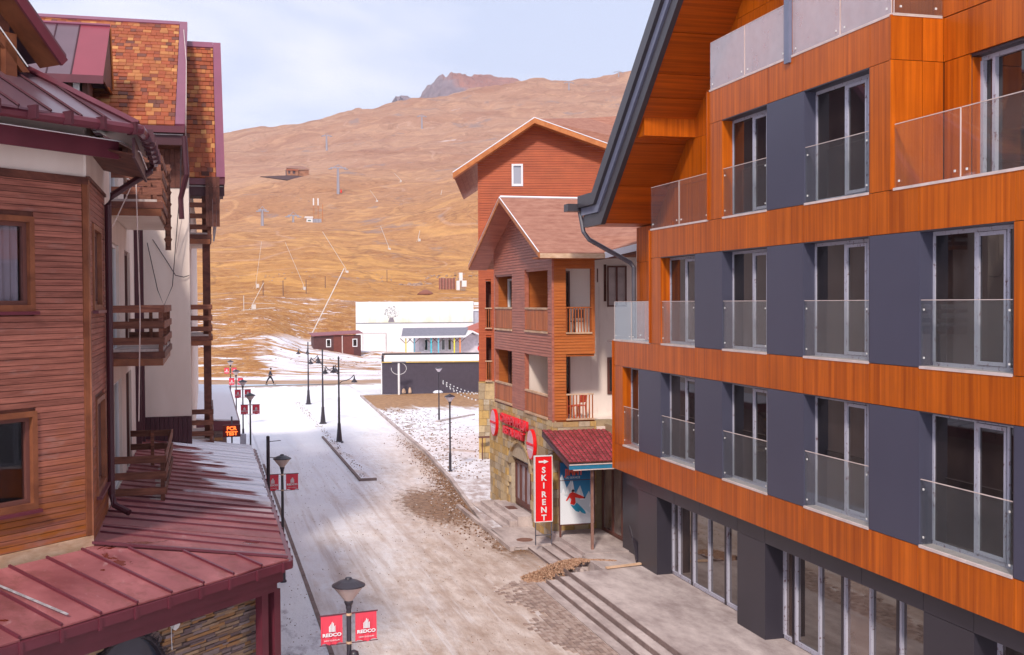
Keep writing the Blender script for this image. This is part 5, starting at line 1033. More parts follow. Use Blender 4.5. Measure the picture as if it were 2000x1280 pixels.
# rubble heap between the two flights of steps, clods along the kerb, cobbles by the terrace
def chunk(m, c, s):
    a = random.uniform(0, 6.28); v = []
    for dz in (-.5, .5):
        for i in range(4):
            t = a+i*1.57+random.uniform(-.4, .4); r = s*random.uniform(.45, .8)*(1 if dz < 0 else .7); v.append((c[0]+r*math.cos(t), c[1]+r*math.sin(t), c[2]+s*dz*random.uniform(.5, .9)))
    m.hexa(v)
k = N('rubble'); gi = k.n('ShaderNodeNewGeometry').outputs['Random Per Island']; RUB = k.fin(k.mix(gi, (0.30, 0.155, 0.095), (0.56, 0.36, 0.25)), 0.9, 0.2)
k = N('clods'); gi = k.n('ShaderNodeNewGeometry').outputs['Random Per Island']; r_ = k.n('ShaderNodeValToRGB'); k.l(gi, r_.inputs[0]); r_.color_ramp.interpolation = 'CONSTANT'; e = r_.color_ramp.elements; e[0].color = (0.16, 0.09, 0.06, 1); e[1].position = 0.5; e[1].color = (0.30, 0.17, 0.10, 1); q_ = e.new(0.86); q_.color = (0.6, 0.56, 0.58, 1); CLOD = k.fin(r_.outputs[0], 0.9, 0.2)
m = M()
for i in range(9000):
    t = random.random(); cx, cy = 9.25+2.9*t, 32.95+0.45*math.sin(t*3)-0.35*t; w = 0.10+0.40*math.sin(min(1, t*1.25+0.12)*math.pi)
    g = random.gauss(0, 0.55); hgt = max(0, 1-abs(g))*w*0.45; base = 0.02+0.42*max(0, min(1, (t-0.2)/0.45)); chunk(m, (cx+random.gauss(0, .03), cy+g*w, base+hgt*random.random()), random.choice((0.010, 0.014, 0.018, 0.024, 0.034, 0.055)))
build('rubble_heap', m, RUB, None, 'heap of orange brown rubble spilling across the steps by the modern hotel', kind='stuff', cat='rubble')
m = M()
for i in range(2400):
    y = random.triangular(36, 74, 46); off = abs(random.gauss(0, 0.45)); 
    if y < 50 and random.random() < 0.55: off = random.uniform(0, 2.6)*random.random()
    chunk(m, (krx(y)-0.1-off if random.random() < .75 else krx(y)+0.2+off*0.8, y, 0.01), random.uniform(0.02, 0.07)+(0.035 if random.random() < .06 else 0))
for i in range(700):
    y = random.uniform(52, 88); x = krx(y)+0.2+abs(random.gauss(0, 2.2)); chunk(m, (x, y, 0.12), random.uniform(0.03, 0.10))
for i in range(900):
    y = random.uniform(20, 66); x = random.uniform(3, 9.6); 
    if not 6.9 < x < 7.8 or y < 53: chunk(m, (x, y, 0.005), random.uniform(0.012, 0.035))
for i in range(260): chunk(m, (random.uniform(7.1, 7.6), random.uniform(54, 97), 0.10), random.uniform(0.02, 0.06))
for i in range(400): y = random.uniform(16, 50); chunk(m, (random.uniform(1.4, 2.7), y, 0.10), random.uniform(0.01, 0.04))
build('mud_clods', m, CLOD, None, 'frozen mud clods and grit along the kerbs and over the snow', kind='stuff', cat='mud')
cs = thing('cobbled_strip', (8.8, 27, 0), None, None); cs['kind'] = 'structure'
cl = []; r = 0; x = 9.40
while x > 7.6:
    y = 14.0+random.random()*.1
    while y < 32.8:
        l = random.uniform(0.11, 0.17); pr = 1.25-(9.4-x)*0.75-max(0, (y-29)*0.12)+0.7*noise.noise(Vector((x*0.8, y*0.5, 3)))+random.uniform(-.15, .15)
        if pr > 0.45: cl.append((x, y, l))
        y += l+0.012
    x -= 0.125
cl.sort(key=lambda q: (q[1] < 24, q[1]))
m = M()
for i, (x, y, l) in enumerate(cl):
    h = random.uniform(0.016, 0.03)
    if i < 290: piece('paving_stone', (x, y+l/2, h/2), (0.112, l, h), random.uniform(-.05, .05), COBBLE, cs)
    else: m.box(x-0.056, x+0.056, y, y+l, 0, h)
build('paving_stones', m, COBBLEF, cs, kind='stuff')
# ---------------------------------------------------------------- hill and far peak
NU, NY = 240, 330
us = [-0.12+(0.70+0.12)*i/NU for i in range(NU+1)]
yl = [118*(2250/118)**(j/NY) for j in range(NY+1)]
V = []; 
def fb(x, y, s, o=4):
    return noise.fractal(Vector((x/s, y/s, 1.7)), 0.9, 2.0, o)
for y in yl:
    for u in us:
        x = u*y; z = hill_z(x, y); r = max(0, min(1, (y-126)/60)); far = max(0, min(1, (y-300)/300))
        ridge = 1-abs(noise.noise(Vector((x/55+y/160, y/70, 0.3))))*2
        z += r*(fb(x, y, 14)*0.6+fb(x+9, y, 4, 3)*0.28+fb(x-20, y, 1.7, 2)*0.10*max(0, min(1, (260-y)/60)))+far*(fb(x, y+70, 60)*3.2*min(1.4, y/700)+ridge*1.5*min(1.5, y/700)-max(0, 0.10-abs(noise.noise(Vector((x/48, y/120, 7.7)))))*12)+max(0, min(1, (y-700)/400))*(fb(x, y+300, 150)*8-max(0, 0.12-abs(noise.noise(Vector((x/90+y/300, y/200, 2.7)))))*22)
        V.append((x, y, z+0.012))
F_ = [(j*(NU+1)+i, j*(NU+1)+i+1, (j+1)*(NU+1)+i+1, (j+1)*(NU+1)+i) for j in range(NY) for i in range(NU)]
k = N('dry_grass_hill'); z = k.sep(); X, Y, Z = z
A = lambda a, b: k.math('ADD', a, b); Mu = lambda a, b: k.math('MULTIPLY', a, b)
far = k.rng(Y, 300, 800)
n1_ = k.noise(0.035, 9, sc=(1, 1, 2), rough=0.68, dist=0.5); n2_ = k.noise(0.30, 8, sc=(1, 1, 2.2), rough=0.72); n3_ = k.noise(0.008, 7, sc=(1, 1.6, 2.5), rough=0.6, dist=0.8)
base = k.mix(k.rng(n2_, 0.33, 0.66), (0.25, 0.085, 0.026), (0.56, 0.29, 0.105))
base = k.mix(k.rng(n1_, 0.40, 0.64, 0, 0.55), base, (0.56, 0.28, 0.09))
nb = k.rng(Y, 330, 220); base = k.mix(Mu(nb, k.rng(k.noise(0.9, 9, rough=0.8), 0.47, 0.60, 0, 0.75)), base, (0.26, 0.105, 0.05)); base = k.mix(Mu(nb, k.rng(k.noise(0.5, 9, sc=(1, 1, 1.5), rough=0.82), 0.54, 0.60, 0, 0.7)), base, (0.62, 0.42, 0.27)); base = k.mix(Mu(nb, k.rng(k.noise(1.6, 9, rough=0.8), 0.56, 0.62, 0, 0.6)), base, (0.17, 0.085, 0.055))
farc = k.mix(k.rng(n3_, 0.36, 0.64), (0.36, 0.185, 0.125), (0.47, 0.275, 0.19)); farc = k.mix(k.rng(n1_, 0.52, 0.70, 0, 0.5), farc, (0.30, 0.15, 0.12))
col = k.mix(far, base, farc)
iso = lambda v, w, c=0.5: k.rng(k.math('ABSOLUTE', A(v, -c)), w, w*0.35)
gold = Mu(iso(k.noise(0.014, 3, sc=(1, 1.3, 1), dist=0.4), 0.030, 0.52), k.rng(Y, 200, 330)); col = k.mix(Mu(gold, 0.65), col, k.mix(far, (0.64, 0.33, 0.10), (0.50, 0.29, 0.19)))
gul = Mu(iso(k.noise(0.020, 4, sc=(1, 0.8, 1), dist=0.9), 0.013, 0.47), k.rng(Y, 210, 300)); col = k.mix(Mu(gul, 0.35), col, (0.20, 0.095, 0.06))
trk = Mu(iso(k.noise(0.007, 2, sc=(1, 1, 1.5)), 0.0035, 0.5), k.rng(Y, 260, 300)); col = k.mix(Mu(trk, 0.25), col, (0.62, 0.42, 0.34))
spk = k.rng(k.noise(0.13, 9, sc=(1, 1, 2), rough=0.8), 0.62, 0.70, 0, 0.30); col = k.mix(spk, col, (0.22, 0.13, 0.11))
col = k.val(col, k.rng(k.noise(0.22, 12, sc=(1, 1, 2), rough=0.88), 0.36, 0.64, 0.80, 1.18))
rk = Mu(k.rng(k.noise(0.022, 9, sc=(1, 1, 1), rough=0.72, dist=0.3), 0.585, 0.64), k.rng(Y, 220, 300)); col = k.mix(Mu(rk, 0.65), col, (0.26, 0.20, 0.20))
sn = k.noise(0.13, 10, sc=(0.40, 1.0, 5.5), rough=0.80, dist=0.5)
nearS = Mu(k.rng(Y, 305, 250), k.rng(Y, 118, 120)); th = Mu(k.rng(sn, 0.565, 0.60), nearS)
flat_ = Mu(k.rng(A(Y, Mu(X, -1.6)), 168, 128), k.rng(A(A(X, Mu(Y, -0.02)), Mu(k.noise(0.22, 6, dist=.6), 14)), 10.5, 15)); th = k.math('MAXIMUM', th, Mu(k.rng(k.noise(0.20, 10, sc=(0.35, 1.5, 1), rough=0.78, dist=0.6), 0.44, 0.50), k.rng(flat_, 0.02, 0.25)))
band_ = Mu(k.rng(A(Y, Mu(n1_, 9)), 134.5, 132.5), k.rng(A(Y, Mu(n1_, 9)), 129, 130.5)); th = k.math('MAXIMUM', th, band_)
dirt = k.rng(k.math('ABSOLUTE', A(A(Y, -121), Mu(k.noise(0.4, 5), 5))), 6.0, 4.5); th = Mu(th, k.math('SUBTRACT', 1.0, Mu(dirt, 0.9)))
col = k.mix(Mu(dirt, 0.85), col, (0.42, 0.28, 0.20)); col = k.mix(th, col, (0.80, 0.78, 0.84))
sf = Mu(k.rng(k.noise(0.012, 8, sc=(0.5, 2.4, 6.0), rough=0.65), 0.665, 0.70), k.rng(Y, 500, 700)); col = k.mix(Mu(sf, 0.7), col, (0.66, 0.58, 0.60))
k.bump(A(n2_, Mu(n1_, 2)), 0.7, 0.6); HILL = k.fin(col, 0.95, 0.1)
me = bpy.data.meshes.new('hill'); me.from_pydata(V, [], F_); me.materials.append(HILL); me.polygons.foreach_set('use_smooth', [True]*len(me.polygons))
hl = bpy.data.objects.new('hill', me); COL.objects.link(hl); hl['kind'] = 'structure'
# bare peak far behind the ridge
V = []; nx, ny = 90, 50; PX0, PX1, PY0, PY1 = 560, 1150, 3150, 3900
prof = [(0, 0), (0.14, 0.0), (0.19, 0.28), (0.225, 0.62), (0.25, 0.74), (0.29, 0.86), (0.33, 0.86), (0.365, 0.84), (0.40, 0.93), (0.455, 1.0), (0.52, 0.92), (0.58, 0.85), (0.64, 0.88), (0.70, 0.80), (0.76, 0.5), (0.85, 0.1), (1, 0)]
def pf(t):
    for (a, b), (c, d) in zip(prof, prof[1:]):
        if t <= c: return b+(d-b)*(t-a)/(c-a)
    return 0
for j in range(ny+1):
    for i in range(nx+1):
        x = PX0+(PX1-PX0)*i/nx; y = PY0+(PY1-PY0)*j/ny; s = j/ny; w = math.sin(math.pi*min(1, s*1.0))**0.8
        t = i/nx; z = 560+(pf(t)*110+60)*w + (noise.fractal(Vector((x/60, y/60, 5)), 0.8, 2.1, 6)*26*w*(1.2 if t < .45 else 0.5)); V.append((x, y, z))
F_ = [(j*(nx+1)+i, j*(nx+1)+i+1, (j+1)*(nx+1)+i+1, (j+1)*(nx+1)+i) for j in range(ny) for i in range(nx)]
k = N('bare_rock'); z = k.sep(); col = k.mix(k.rng(k.noise(0.012, 8, rough=0.7), 0.35, 0.65), (0.26, 0.095, 0.075), (0.44, 0.18, 0.125)); lf = k.rng(k.math('ADD', z[0], k.math('MULTIPLY', k.noise(0.01, 6), 90)), 765, 790)
col = k.mix(lf, k.mix(k.rng(k.noise(0.03, 8, rough=0.7), 0.35, 0.65), (0.16, 0.11, 0.135), (0.30, 0.21, 0.235)), col); k.bump(k.noise(0.03, 8, rough=0.7), 1.0, 12)
PK = k.fin(col, 0.95, 0.1); me = bpy.data.meshes.new('rocky_peak'); me.from_pydata(V, [], F_); me.materials.append(PK)
pk = bpy.data.objects.new('rocky_peak', me); COL.objects.link(pk); pk['kind'] = 'structure'
# ================================================================ street lamps, banners, posts
def banner_pair(root, zt, h=0.47, w=0.36):
    for sgn in (-1, 1):
        x0 = 0.11*sgn; x1 = x0+w*sgn; fb_ = Fr((0, 0), (1, 0), (0, -1)); a, b = min(x0, x1), max(x0, x1); m = M(); n = 10
        for i in range(n):                                 # a hanging cloth with shallow folds
            u0, u1 = a+(b-a)*i/n, a+(b-a)*(i+1)/n; f0, f1 = 0.012*math.sin(i*1.7+sgn), 0.012*math.sin((i+1)*1.7+sgn); k0, k1 = 0.02*math.sin(i*0.9), 0.02*math.sin((i+1)*0.9)
            m.hexa([(u0, f0-.003, zt-h+k0), (u1, f1-.003, zt-h+k1), (u1, f1+.003, zt-h+k1), (u0, f0+.003, zt-h+k0), (u0, -.003, zt), (u1, -.003, zt), (u1, .003, zt), (u0, .003, zt)])
        bn = build('banner', m, BANNER, root); c = (a+b)/2
        build('banner_rail', M().tube([(0.03*sgn, 0, zt+0.012), (x1+0.02*sgn, 0, zt+0.012)], 0.013, 5), MAROON, root); build('banner_rail', M().tube([(0.03*sgn, 0, zt-h-0.01), (x1+0.02*sgn, 0, zt-h-0.01)], 0.009, 5), MAROON, root)
        lg = M(); zb = zt-0.26; s = 0.9
        for i, (dx, hh) in enumerate(((-0.055, .10), (-0.03, .13), (-0.005, .17), (0.02, .15), (0.045, .10))): lg.prism([(c+dx*s, -.024, zb), (c+(dx+.018)*s, -.024, zb), (c+(dx+.018)*s, -.024, zb+(hh+.02)*s), (c+dx*s, -.024, zb+hh*s)], (0, .003, 0))
        build('emblem', lg, WHITE, bn); letters('banner_lettering', 'REDCO', (c, -.024, zb-0.05), (1, 0), 0.075, WHITE, bn, 0.003, 0.003, sx=1.25); letters('banner_lettering', 'NEW GUDAURI', (c, -.024, zt-h+0.07), (1, 0), 0.034, WHITE, bn, 0.002, sx=1.1)
def cone_lamp(lb, grp='cone headed lamps along the left pavement', gm=LAMPG, ban=True):
    t = thing('street_lamp', (0, 0, 0), lb, 'street lamp', grp)
    build('pole', M().lathe((0, 0, 0), [(0.10, 0), (0.10, 0.05), (0.07, 0.08), (0.065, 0.9), (0.045, 0.95), (0.04, 3.32), (0.05, 3.36), (0.05, 3.42)], 10), BLACKM, t)
    build('collar', M().lathe((0, 0, 3.40), [(0.055, 0), (0.075, 0.05), (0.07, 0.09)], 12), BLACKM, t)
    build('lamp_glass', M().lathe((0, 0, 3.48), [(0.07, 0), (0.255, 0.235), (0.26, 0.24)], 20), gm, t)
    build('lamp_cap', M().lathe((0, 0, 3.72), [(0.275, 0), (0.275, 0.02), (0.15, 0.085), (0.06, 0.115), (0.05, 0.14), (0.01, 0.15)], 20), BLACKM, t)
    if ban:
        banner_pair(t, 3.25)
        build('clamp', M().lathe((0, 0, 3.23), [(0.05, 0), (0.05, 0.04)], 8).lathe((0, 0, 2.76), [(0.05, 0), (0.05, 0.04)], 8), WORNW, t)
    return t
l0 = cone_lamp('nearest cone headed street lamp with two red banners, at the bottom of the picture')
LP = [(2.15, 34.4, 'second cone headed street lamp with red banners, beside the corner of the tin canopy'), (2.10, 58.6, 'third cone headed street lamp with red banners, by the orange lettered clinic sign'),
      (2.05, 69.0, 'fourth cone headed street lamp, standing on a grey box just behind the third'), (1.93, 79.8, 'fifth cone headed street lamp, its banner showing over the snowy canopy roof'), (1.82, 93.0, 'farthest cone headed street lamp of the left row, beside the dirt road')]
for x, y, lb in LP: copy_tree(l0, (x, y, 0.1), random.uniform(-.08, .08), lb)
build('floodlight', M().lathe((0.07, -0.05, 2.50), [(0.02, 0), (0.07, 0.03), (0.085, 0.08), (0.07, 0.13), (0.02, 0.16)], 10), BLACKM, l0, smooth=True)
l0.location = (2.22, 18.6, 0.1); l0.rotation_euler[2] = 0.12
bx = build('box', M().box(1.85, 2.2, 68.4, 68.75, 0.1, 0.75), plain('grey_box', (0.35, 0.33, 0.36), 0.7), None, 'pale grey box on the pavement at the foot of a banner lamp', cat='box')
sp = thing('post', (1.66, 32.8, 0.1), 'bare dark post with two thin cross rods, left of the second banner lamp', 'post')
build('pole', M().lathe((1.66, 32.8, 0.1), [(0.05, 0), (0.05, 4.6), (0.01, 4.62)], 8), BLACKM, sp); build('rod', M().tube([(1.66, 32.8, 4.55), (2.02, 32.8, 4.57)], 0.010, 4), BLACKM, sp); build('rod', M().tube([(1.66, 32.8, 4.1), (2.02, 32.8, 4.08)], 0.010, 4), BLACKM, sp)
def arm_lamp(lb, sides=(-1, 1)):
    t = thing('street_lamp', (0, 0, 0), lb, 'street lamp', 'curved arm lamps on the median')
    build('base', M().lathe((0, 0, 0), [(0.26, 0), (0.26, 0.06), (0.19, 0.12), (0.16, 0.4), (0.11, 0.9), (0.10, 1.15), (0.085, 1.2)], 12), BLACKM, t)
    build('pole', M().lathe((0, 0, 1.15), [(0.075, 0), (0.065, 1.6), (0.055, 1.65), (0.05, 3.95), (0.07, 4.0), (0.02, 4.12)], 10), BLACKM, t)
    for ang, dz, rc in ((math.pi, 0.25, 0.82), (1.85, 0.25, 0.75), (-0.35, -0.30, 0.95)):
        cx, cy = math.cos(ang), math.sin(ang); f = rc/0.95
        P3_ = lambda r, z: (cx*r*f, cy*r*f, z+dz)
        pts = [P3_(0.04, 3.92)]+[P3_(0.06+0.84*math.sin(a), 4.05+0.42*(1-math.cos(a))) for a in (0.2, 0.5, 0.8, 1.1, 1.4)]+[P3_(0.93, 4.42), P3_(0.95, 4.34)]
        build('arm', M().tube(pts, 0.028, 6), BLACKM, t); c0 = (cx*rc, cy*rc, 3.98+dz)
        build('shade', M().lathe(c0, [(0.20, 0), (0.19, 0.03), (0.08, 0.17), (0.05, 0.22), (0.03, 0.36), (0.01, 0.38)], 14), BLACKM, t); build('bulb', M().lathe((c0[0], c0[1], c0[2]-0.05), [(0.02, 0), (0.10, 0.03), (0.10, 0.06)], 10), LAMPW, t)
    return t
a0 = arm_lamp('nearest lamp with two curved arms on the snowy median')
copy_tree(a0, (7.85, 79.9, 0), 0.02, 'middle lamp with two curved arms on the snowy median'); copy_tree(a0, (8.2, 95.6, 0), -0.3, 'farthest lamp with two curved arms, where the median ends'); a0.location = (7.72, 68.7, 0); a0.rotation_euler[2] = 0.05
g0 = cone_lamp('pale glass headed lamp on the snow, nearest the stone corner of the chalet', 'lamps on the snowy ground at the right', LAMPW, False)
copy_tree(g0, (15.85, 78.3, 0.1), 0, 'pale glass headed lamp before the dark hut, holding the string of lights'); g0.location = (11.6, 54.6, 0.1)
tl = thing('lamp_post', (16.85, 101.5, 0.1), 'white post with a flat T shaped top in front of the dark hut', 'lamp post')
build('pole', M().lathe((16.85, 101.5, 0.1), [(0.10, 0), (0.10, 2.9), (0.03, 2.95)], 8), WHITE, tl); build('top', M().box(16.2, 17.5, 101.4, 101.6, 3.0, 3.1), GREYPIPE, tl); build('ring', M().tube([(16.85+0.7*math.cos(a), 101.5, 2.5+0.55*math.sin(a)) for a in [i*0.35-3.3 for i in range(15)]], 0.022, 4, False), WHITE, tl)
sl_ = thing('string_lights', (17.4, 78.3, 2.0), 'string of small white bulbs sagging from a pale lamp across the dark hut', 'string lights')
def sag(p, q, s, n=18): p, q = Vector(p), Vector(q); return [p.lerp(q, i/n)-Vector((0, 0, s*4*(i/n)*(1-i/n))) for i in range(n+1)]
for p, q, s in (((15.9, 78.2, 3.15), (19.6, 74, 2.3), 0.45), ((15.9, 78.2, 3.0), (19.6, 74, 1.9), 0.62), ((15.9, 78.2, 3.1), (19.6, 75, 3.0), 0.9)):
    pts = sag(p, q, s); build('cord', M().tube(pts, 0.010, 4, False), BLACKM, sl_)
    for pt in pts[1:]: piece('bulb', pt-Vector((0, 0, 0.05)), (0.09, 0.03, 0.09), random.random(), WHITE, sl_, ry=random.uniform(-.5, .5))
# the dark hut with a snowy strip of roof
HU = thing('hut', (15.7, 104, 0), 'long dark grey hut with a white snowy roof edge behind the muddy ground', 'hut')
CORR = plain('dark_corrugated', (0.075, 0.060, 0.085), 0.5, 0.4, 0.1)
m = M(); x = 15.72
while x < 27: m.box(x, x+0.14, 103.96, 104.0, 0, 2.95); x += 0.2
build('cladding', m, CORR, HU, kind='stuff'); build('wall', M().box(15.7, 27, 104, 112, 0, 2.95), CORR, HU)
build('roof', M().prism([(15.66, 103.9, 3.0), (27, 103.9, 3.0), (27, 112, 3.05), (15.66, 112, 3.05)], (0, 0, -0.05)), WHITE, HU); build('roof_edge', M().box(15.66, 27, 103.84, 103.9, 2.92, 3.02), plain('yellow_edge', (0.60, 0.42, 0.13), 0.6), HU)
build('white_band', M().prism([(15.95, 103.8, 3.06), (27, 103.8, 3.06), (27, 104.2, 3.62), (15.95, 104.2, 3.62)], (0, 0.05, 0)), WHITE, HU); build('parapet', M().box(15.7, 27, 104.2, 104.35, 3.62, 3.78).box(15.66, 15.86, 103.85, 104.3, 2.9, 3.6), BLACKM, HU); build('corner_post', M().box(15.60, 15.69, 103.9, 104.0, 0, 2.9), WHITE, HU)
for x, w, h, lb in ((17.6, .35, .45, 'small pale sack leaning at the foot of the dark hut, the left one'), (18.15, .28, .55, 'small pale sack leaning at the foot of the dark hut, the right one'), (20.7, .9, .25, 'low white heap of snow at the foot of the dark hut')):
    m = M().lathe((x, 103.65-(x-15.7)*0.194, 0.08), [(w*.5, 0), (w*.55, h*.4), (w*.35, h*.85), (w*.1, h)], 8); build('sack' if w < .5 else 'snow_heap', m, WORNW if w < .5 else SNOWM, None, lb, cat='sack' if w < .5 else 'snow heap', smooth=True)
# white hall with a painted tree
WH = thing('hall', (24.3, 190, 0), 'large white sheet clad hall at the foot of the hill', 'hall')
k = N('hall_sheet'); z3 = k.sep(); st_ = k.noise(1.0, 6, sc=(1.6, 1, 0.12), rough=0.7); col = k.mix(k.rng(st_, 0.4, 0.7), (0.82, 0.83, 0.82), (0.66, 0.67, 0.62)); col = k.mix(Mu(k.rng(z3[2], 6.6, 5.1), k.rng(k.noise(0.4, 5, sc=(1, 1, .6)), 0.4, 0.62, 0, 0.6)), col, (0.66, 0.61, 0.36)); HALLS = k.fin(col, 0.6)
build('wall', M().box(24.3, 44.2, 190, 212, -1, 5.05), WHITE, WH); build('upper_wall', M().box(24.3, 44.2, 189.97, 212, 5.10, 8.65), WHITE, WH)
xx = 25.0
while xx < 43.3: piece('sheet', (xx+0.49, 189.95, 6.75), (0.96, 0.04, 3.3), 0, HALLS, WH); xx += 1.0
build('sill', M().box(24.3, 44.2, 189.9, 190, 5.03, 5.10), GREYPIPE, WH)
m = M()
for i in range(120):
    a, r = random.uniform(0, 6.28), random.random()**.5; cx, cz_ = 30.3+1.30*r*math.cos(a), 6.85+1.0*r*math.sin(a); m.add([(cx+random.uniform(-.16, .16), 189.92, cz_+random.uniform(-.12, .12)) for _ in range(4)], [(0, 1, 2, 3)])
m.add([(29.7, 189.915, 5.2), (30.8, 189.915, 5.2), (30.55, 189.915, 6.0), (30.0, 189.915, 6.0)], [(0, 1, 2, 3)])
build('painted_tree', m, plain('grey_paint', (0.22, 0.19, 0.22), 0.7), WH)
build('gate', M().wall(Fr((0, 189.9), (1, 0), (0, -1)), 25.4, 29.4, 0, 0.06, 0, 3.4, [(25.5, 29.3, 0.05, 3.32)]), SILL, WH)
for i in range(4): piece('gate_panel', (27.4, 189.93, 0.47+0.82*i), (3.75, 0.05, 0.79), 0, WHITE, WH)
build('barrel_roof', M().prism([(44.3, 190.3, 8.5), (56, 190.3, 8.2), (56, 200, 8.2), (44.3, 200, 8.5)], (0, 0, -0.5)), WHITE, WH); build('grey_annex', M().box(44.3, 56, 190.5, 205, 0, 6.9), plain('grey_annex', (0.42, 0.41, 0.47), 0.6), WH)
OR_ = thing('cabin', (40, 172, 0), 'small orange red roofed cabin half hidden behind the tall orange house', 'cabin'); build('wall', M().box(38.9, 46, 170, 178, 0, 3.2), plain('orange_cabin', (0.62, 0.16, 0.05), 0.6), OR_); build('roof', M().prism([(37.6, 169.5, 3.3), (48, 169.5, 3.3), (43.0, 169.5, 5.3)], (0, 9, 0)), plain('orange_roof', (0.42, 0.10, 0.06), 0.6), OR_)
WH.rotation_euler[2] = -R(8); HU.rotation_euler[2] = -R(11)
# pavilion with coloured posts
PV = thing('pavilion', (30.5, 151, 0), 'open pavilion with yellow, turquoise and orange posts above the dark hut', 'pavilion'); sc_ = 150.0
build('roof', M().prism([(25.2, 149.5, 4.0), (33.9, 149.5, 4.0), (35.2, 153, 5.0), (26.0, 153, 5.0)], (0, 0, -0.1)), plain('grey_roof', (0.20, 0.19, 0.23), 0.6), PV); build('fascia', M().box(25.1, 34.0, 149.38, 149.48, 3.72, 3.98), WHITE, PV)
build('gable_roof', M().prism([(33.6, 149.5, 3.65), (35.0, 149.5, 4.62), (36.6, 149.5, 3.85), (36.6, 149.5, 3.70), (35.0, 149.5, 4.42), (33.8, 149.5, 3.6)], (0, 6, 0)), WHITE, PV)
build('wall', M().box(28.0, 36.4, 151.5, 156, 0.3, 4.0).prism([(33.9, 151.4, 3.5), (36.3, 151.4, 3.5), (35.0, 151.4, 4.4)], (0, 0.1, 0)), plain('lilac_wall', (0.62, 0.56, 0.60), 0.7), PV)
for x, c in ((25.85, (0.75, 0.62, 0.12)), (27.0, (0.14, 0.33, 0.42)), (29.3, (0.05, 0.50, 0.60)), (30.3, (0.12, 0.48, 0.62)), (32.5, (0.75, 0.66, 0.05)), (33.3, (0.78, 0.25, 0.06))):
    nm = 'post_paint_%d' % int(x*10); p_ = piece('post', (x, 149.8, 1.95), (0.16, 0.16, 3.5), 0, plain(nm, c, 0.5), PV); build('strut', M().tube([(x-0.75, 149.8, 3.68), (x, 149.8, 2.95), (x+0.75, 149.8, 3.68)], 0.05, 4), BROWNF, PV)
for x in (28.9, 31.3, 32.2):
    f = build('window', M().wall(Fr((0, 151.4), (1, 0), (0, -1)), x-0.28, x+0.28, 0, .06, 1.9, 3.5, [(x-.2, x+.2, 2.0, 3.4)]), WHITE, PV); piece('pane', (x, 151.42, 2.7), (0.44, .04, 1.4), 0, PANE, f)
wl = thing('low_wall', (27, 146, 0), 'low worn concrete wall with patchy plaster left of the coloured pavilion', 'wall'); build('wall', M().box(22.5, 27.4, 147, 147.3, 0, 1.9), plain('patchy_wall', (0.52, 0.38, 0.30), 0.8, var=0.35, sc=1.0), wl)
sg = thing('road_sign', (35.8, 148, 0), 'round red sign with dark top beside the pavilion', 'sign'); build('disc', M().tube([(35.75, 147.9, 2.25), (35.75, 147.96, 2.25)], 0.45, 14), RED, sg); build('post', M().box(35.72, 35.78, 148.0, 148.05, 0, 2.6), BLACKM, sg); build('top_plate', M().box(35.4, 36.6, 147.9, 148.0, 2.75, 2.95), BLACKM, sg)
# red brown shed
hz0 = hill_z(19.5, 175)-0.4
SH = thing('shed', (19.5, 175, hz0), 'low red brown shed with two white framed windows at the foot of the hill', 'shed'); SHM = plain('red_brown_board', (0.095, 0.034, 0.034), 0.7, var=0.2, sc=4)
xx = 15.85
while xx < 23.1: piece('board', (xx+0.11, 174.97, hz0+1.55), (0.205, 0.06, 3.3), 0, SHM if not (18.9 < xx < 22.0) else plain('red_gate_board', (0.17, 0.042, 0.030), 0.7) if 'red_gate_board' not in bpy.data.materials else bpy.data.materials['red_gate_board'], SH); xx += 0.22
build('wall', M().box(15.85, 23.15, 175, 179, hz0-1.2, hz0+3.1), SHM, SH); build('roof', M().prism([(15.6, 174.6, hz0+3.05), (23.4, 174.6, hz0+3.4), (23.4, 179.5, hz0+3.7), (15.6, 179.5, hz0+3.35)], (0, 0, 0.12)), plain('shed_roof', (0.26, 0.08, 0.09), 0.6), SH)
for x in (18.15, 22.2):
    f = build('window', M().wall(Fr((0, 174.93), (1, 0), (0, -1)), x-.38, x+.38, 0, .06, hz0+1.35, hz0+2.6, [(x-.26, x+.26, hz0+1.47, hz0+2.48)]), WHITE, SH); piece('pane', (x, 174.93, hz0+1.97), (0.6, .03, 1.1), 0, PANE, f)
build('drain_pipe', M().tube([(20.25, 174.85, hz0+3.1), (20.25, 174.85, hz0)], 0.09, 6), SILL, SH)
# ================================================================ things on the hill
LW = plain('lance_white', (0.62, 0.57, 0.54), 0.5); GAL = plain('pylon_grey', (0.33, 0.32, 0.38), 0.5); DRK = plain('dark_wood_far', (0.10, 0.06, 0.07), 0.8)
def lance(x, y, dx, dz, lb, r=0.07, leg=1.6):
    z = hill_z(x, y); t = thing('snow_lance', (x, y, z), lb, 'snow lance', 'snow lances on the slope')
    build('tube', M().tube([(x, y, z+leg), (x+dx, y, z+dz)], r, 6), LW, t); build('stand', M().tube([(x, y, z-0.5), (x, y, z+leg+.1)], r*1.4, 5).tube([(x-.8, y, z-.3), (x, y, z+leg*.8), (x+.8, y, z-.3)], r*.6, 4), LW, t); piece('hydrant', (x+.4, y-.1, z+.5), (.7, .4, 1.0), 0, LW, t); return t
lance(16.9, 188, 5.3, 12.2, 'longest white snow lance, rising to the right from beside the red brown shed', 0.085)
lance(40.5, 339, -6.8, 12.6, 'white snow lance leaning left on the slope above the shed'); lance(65.1, 413, -2.9, 9.0, 'white snow lance leaning left in the middle of the slope, right of the antenna hut', 0.09)
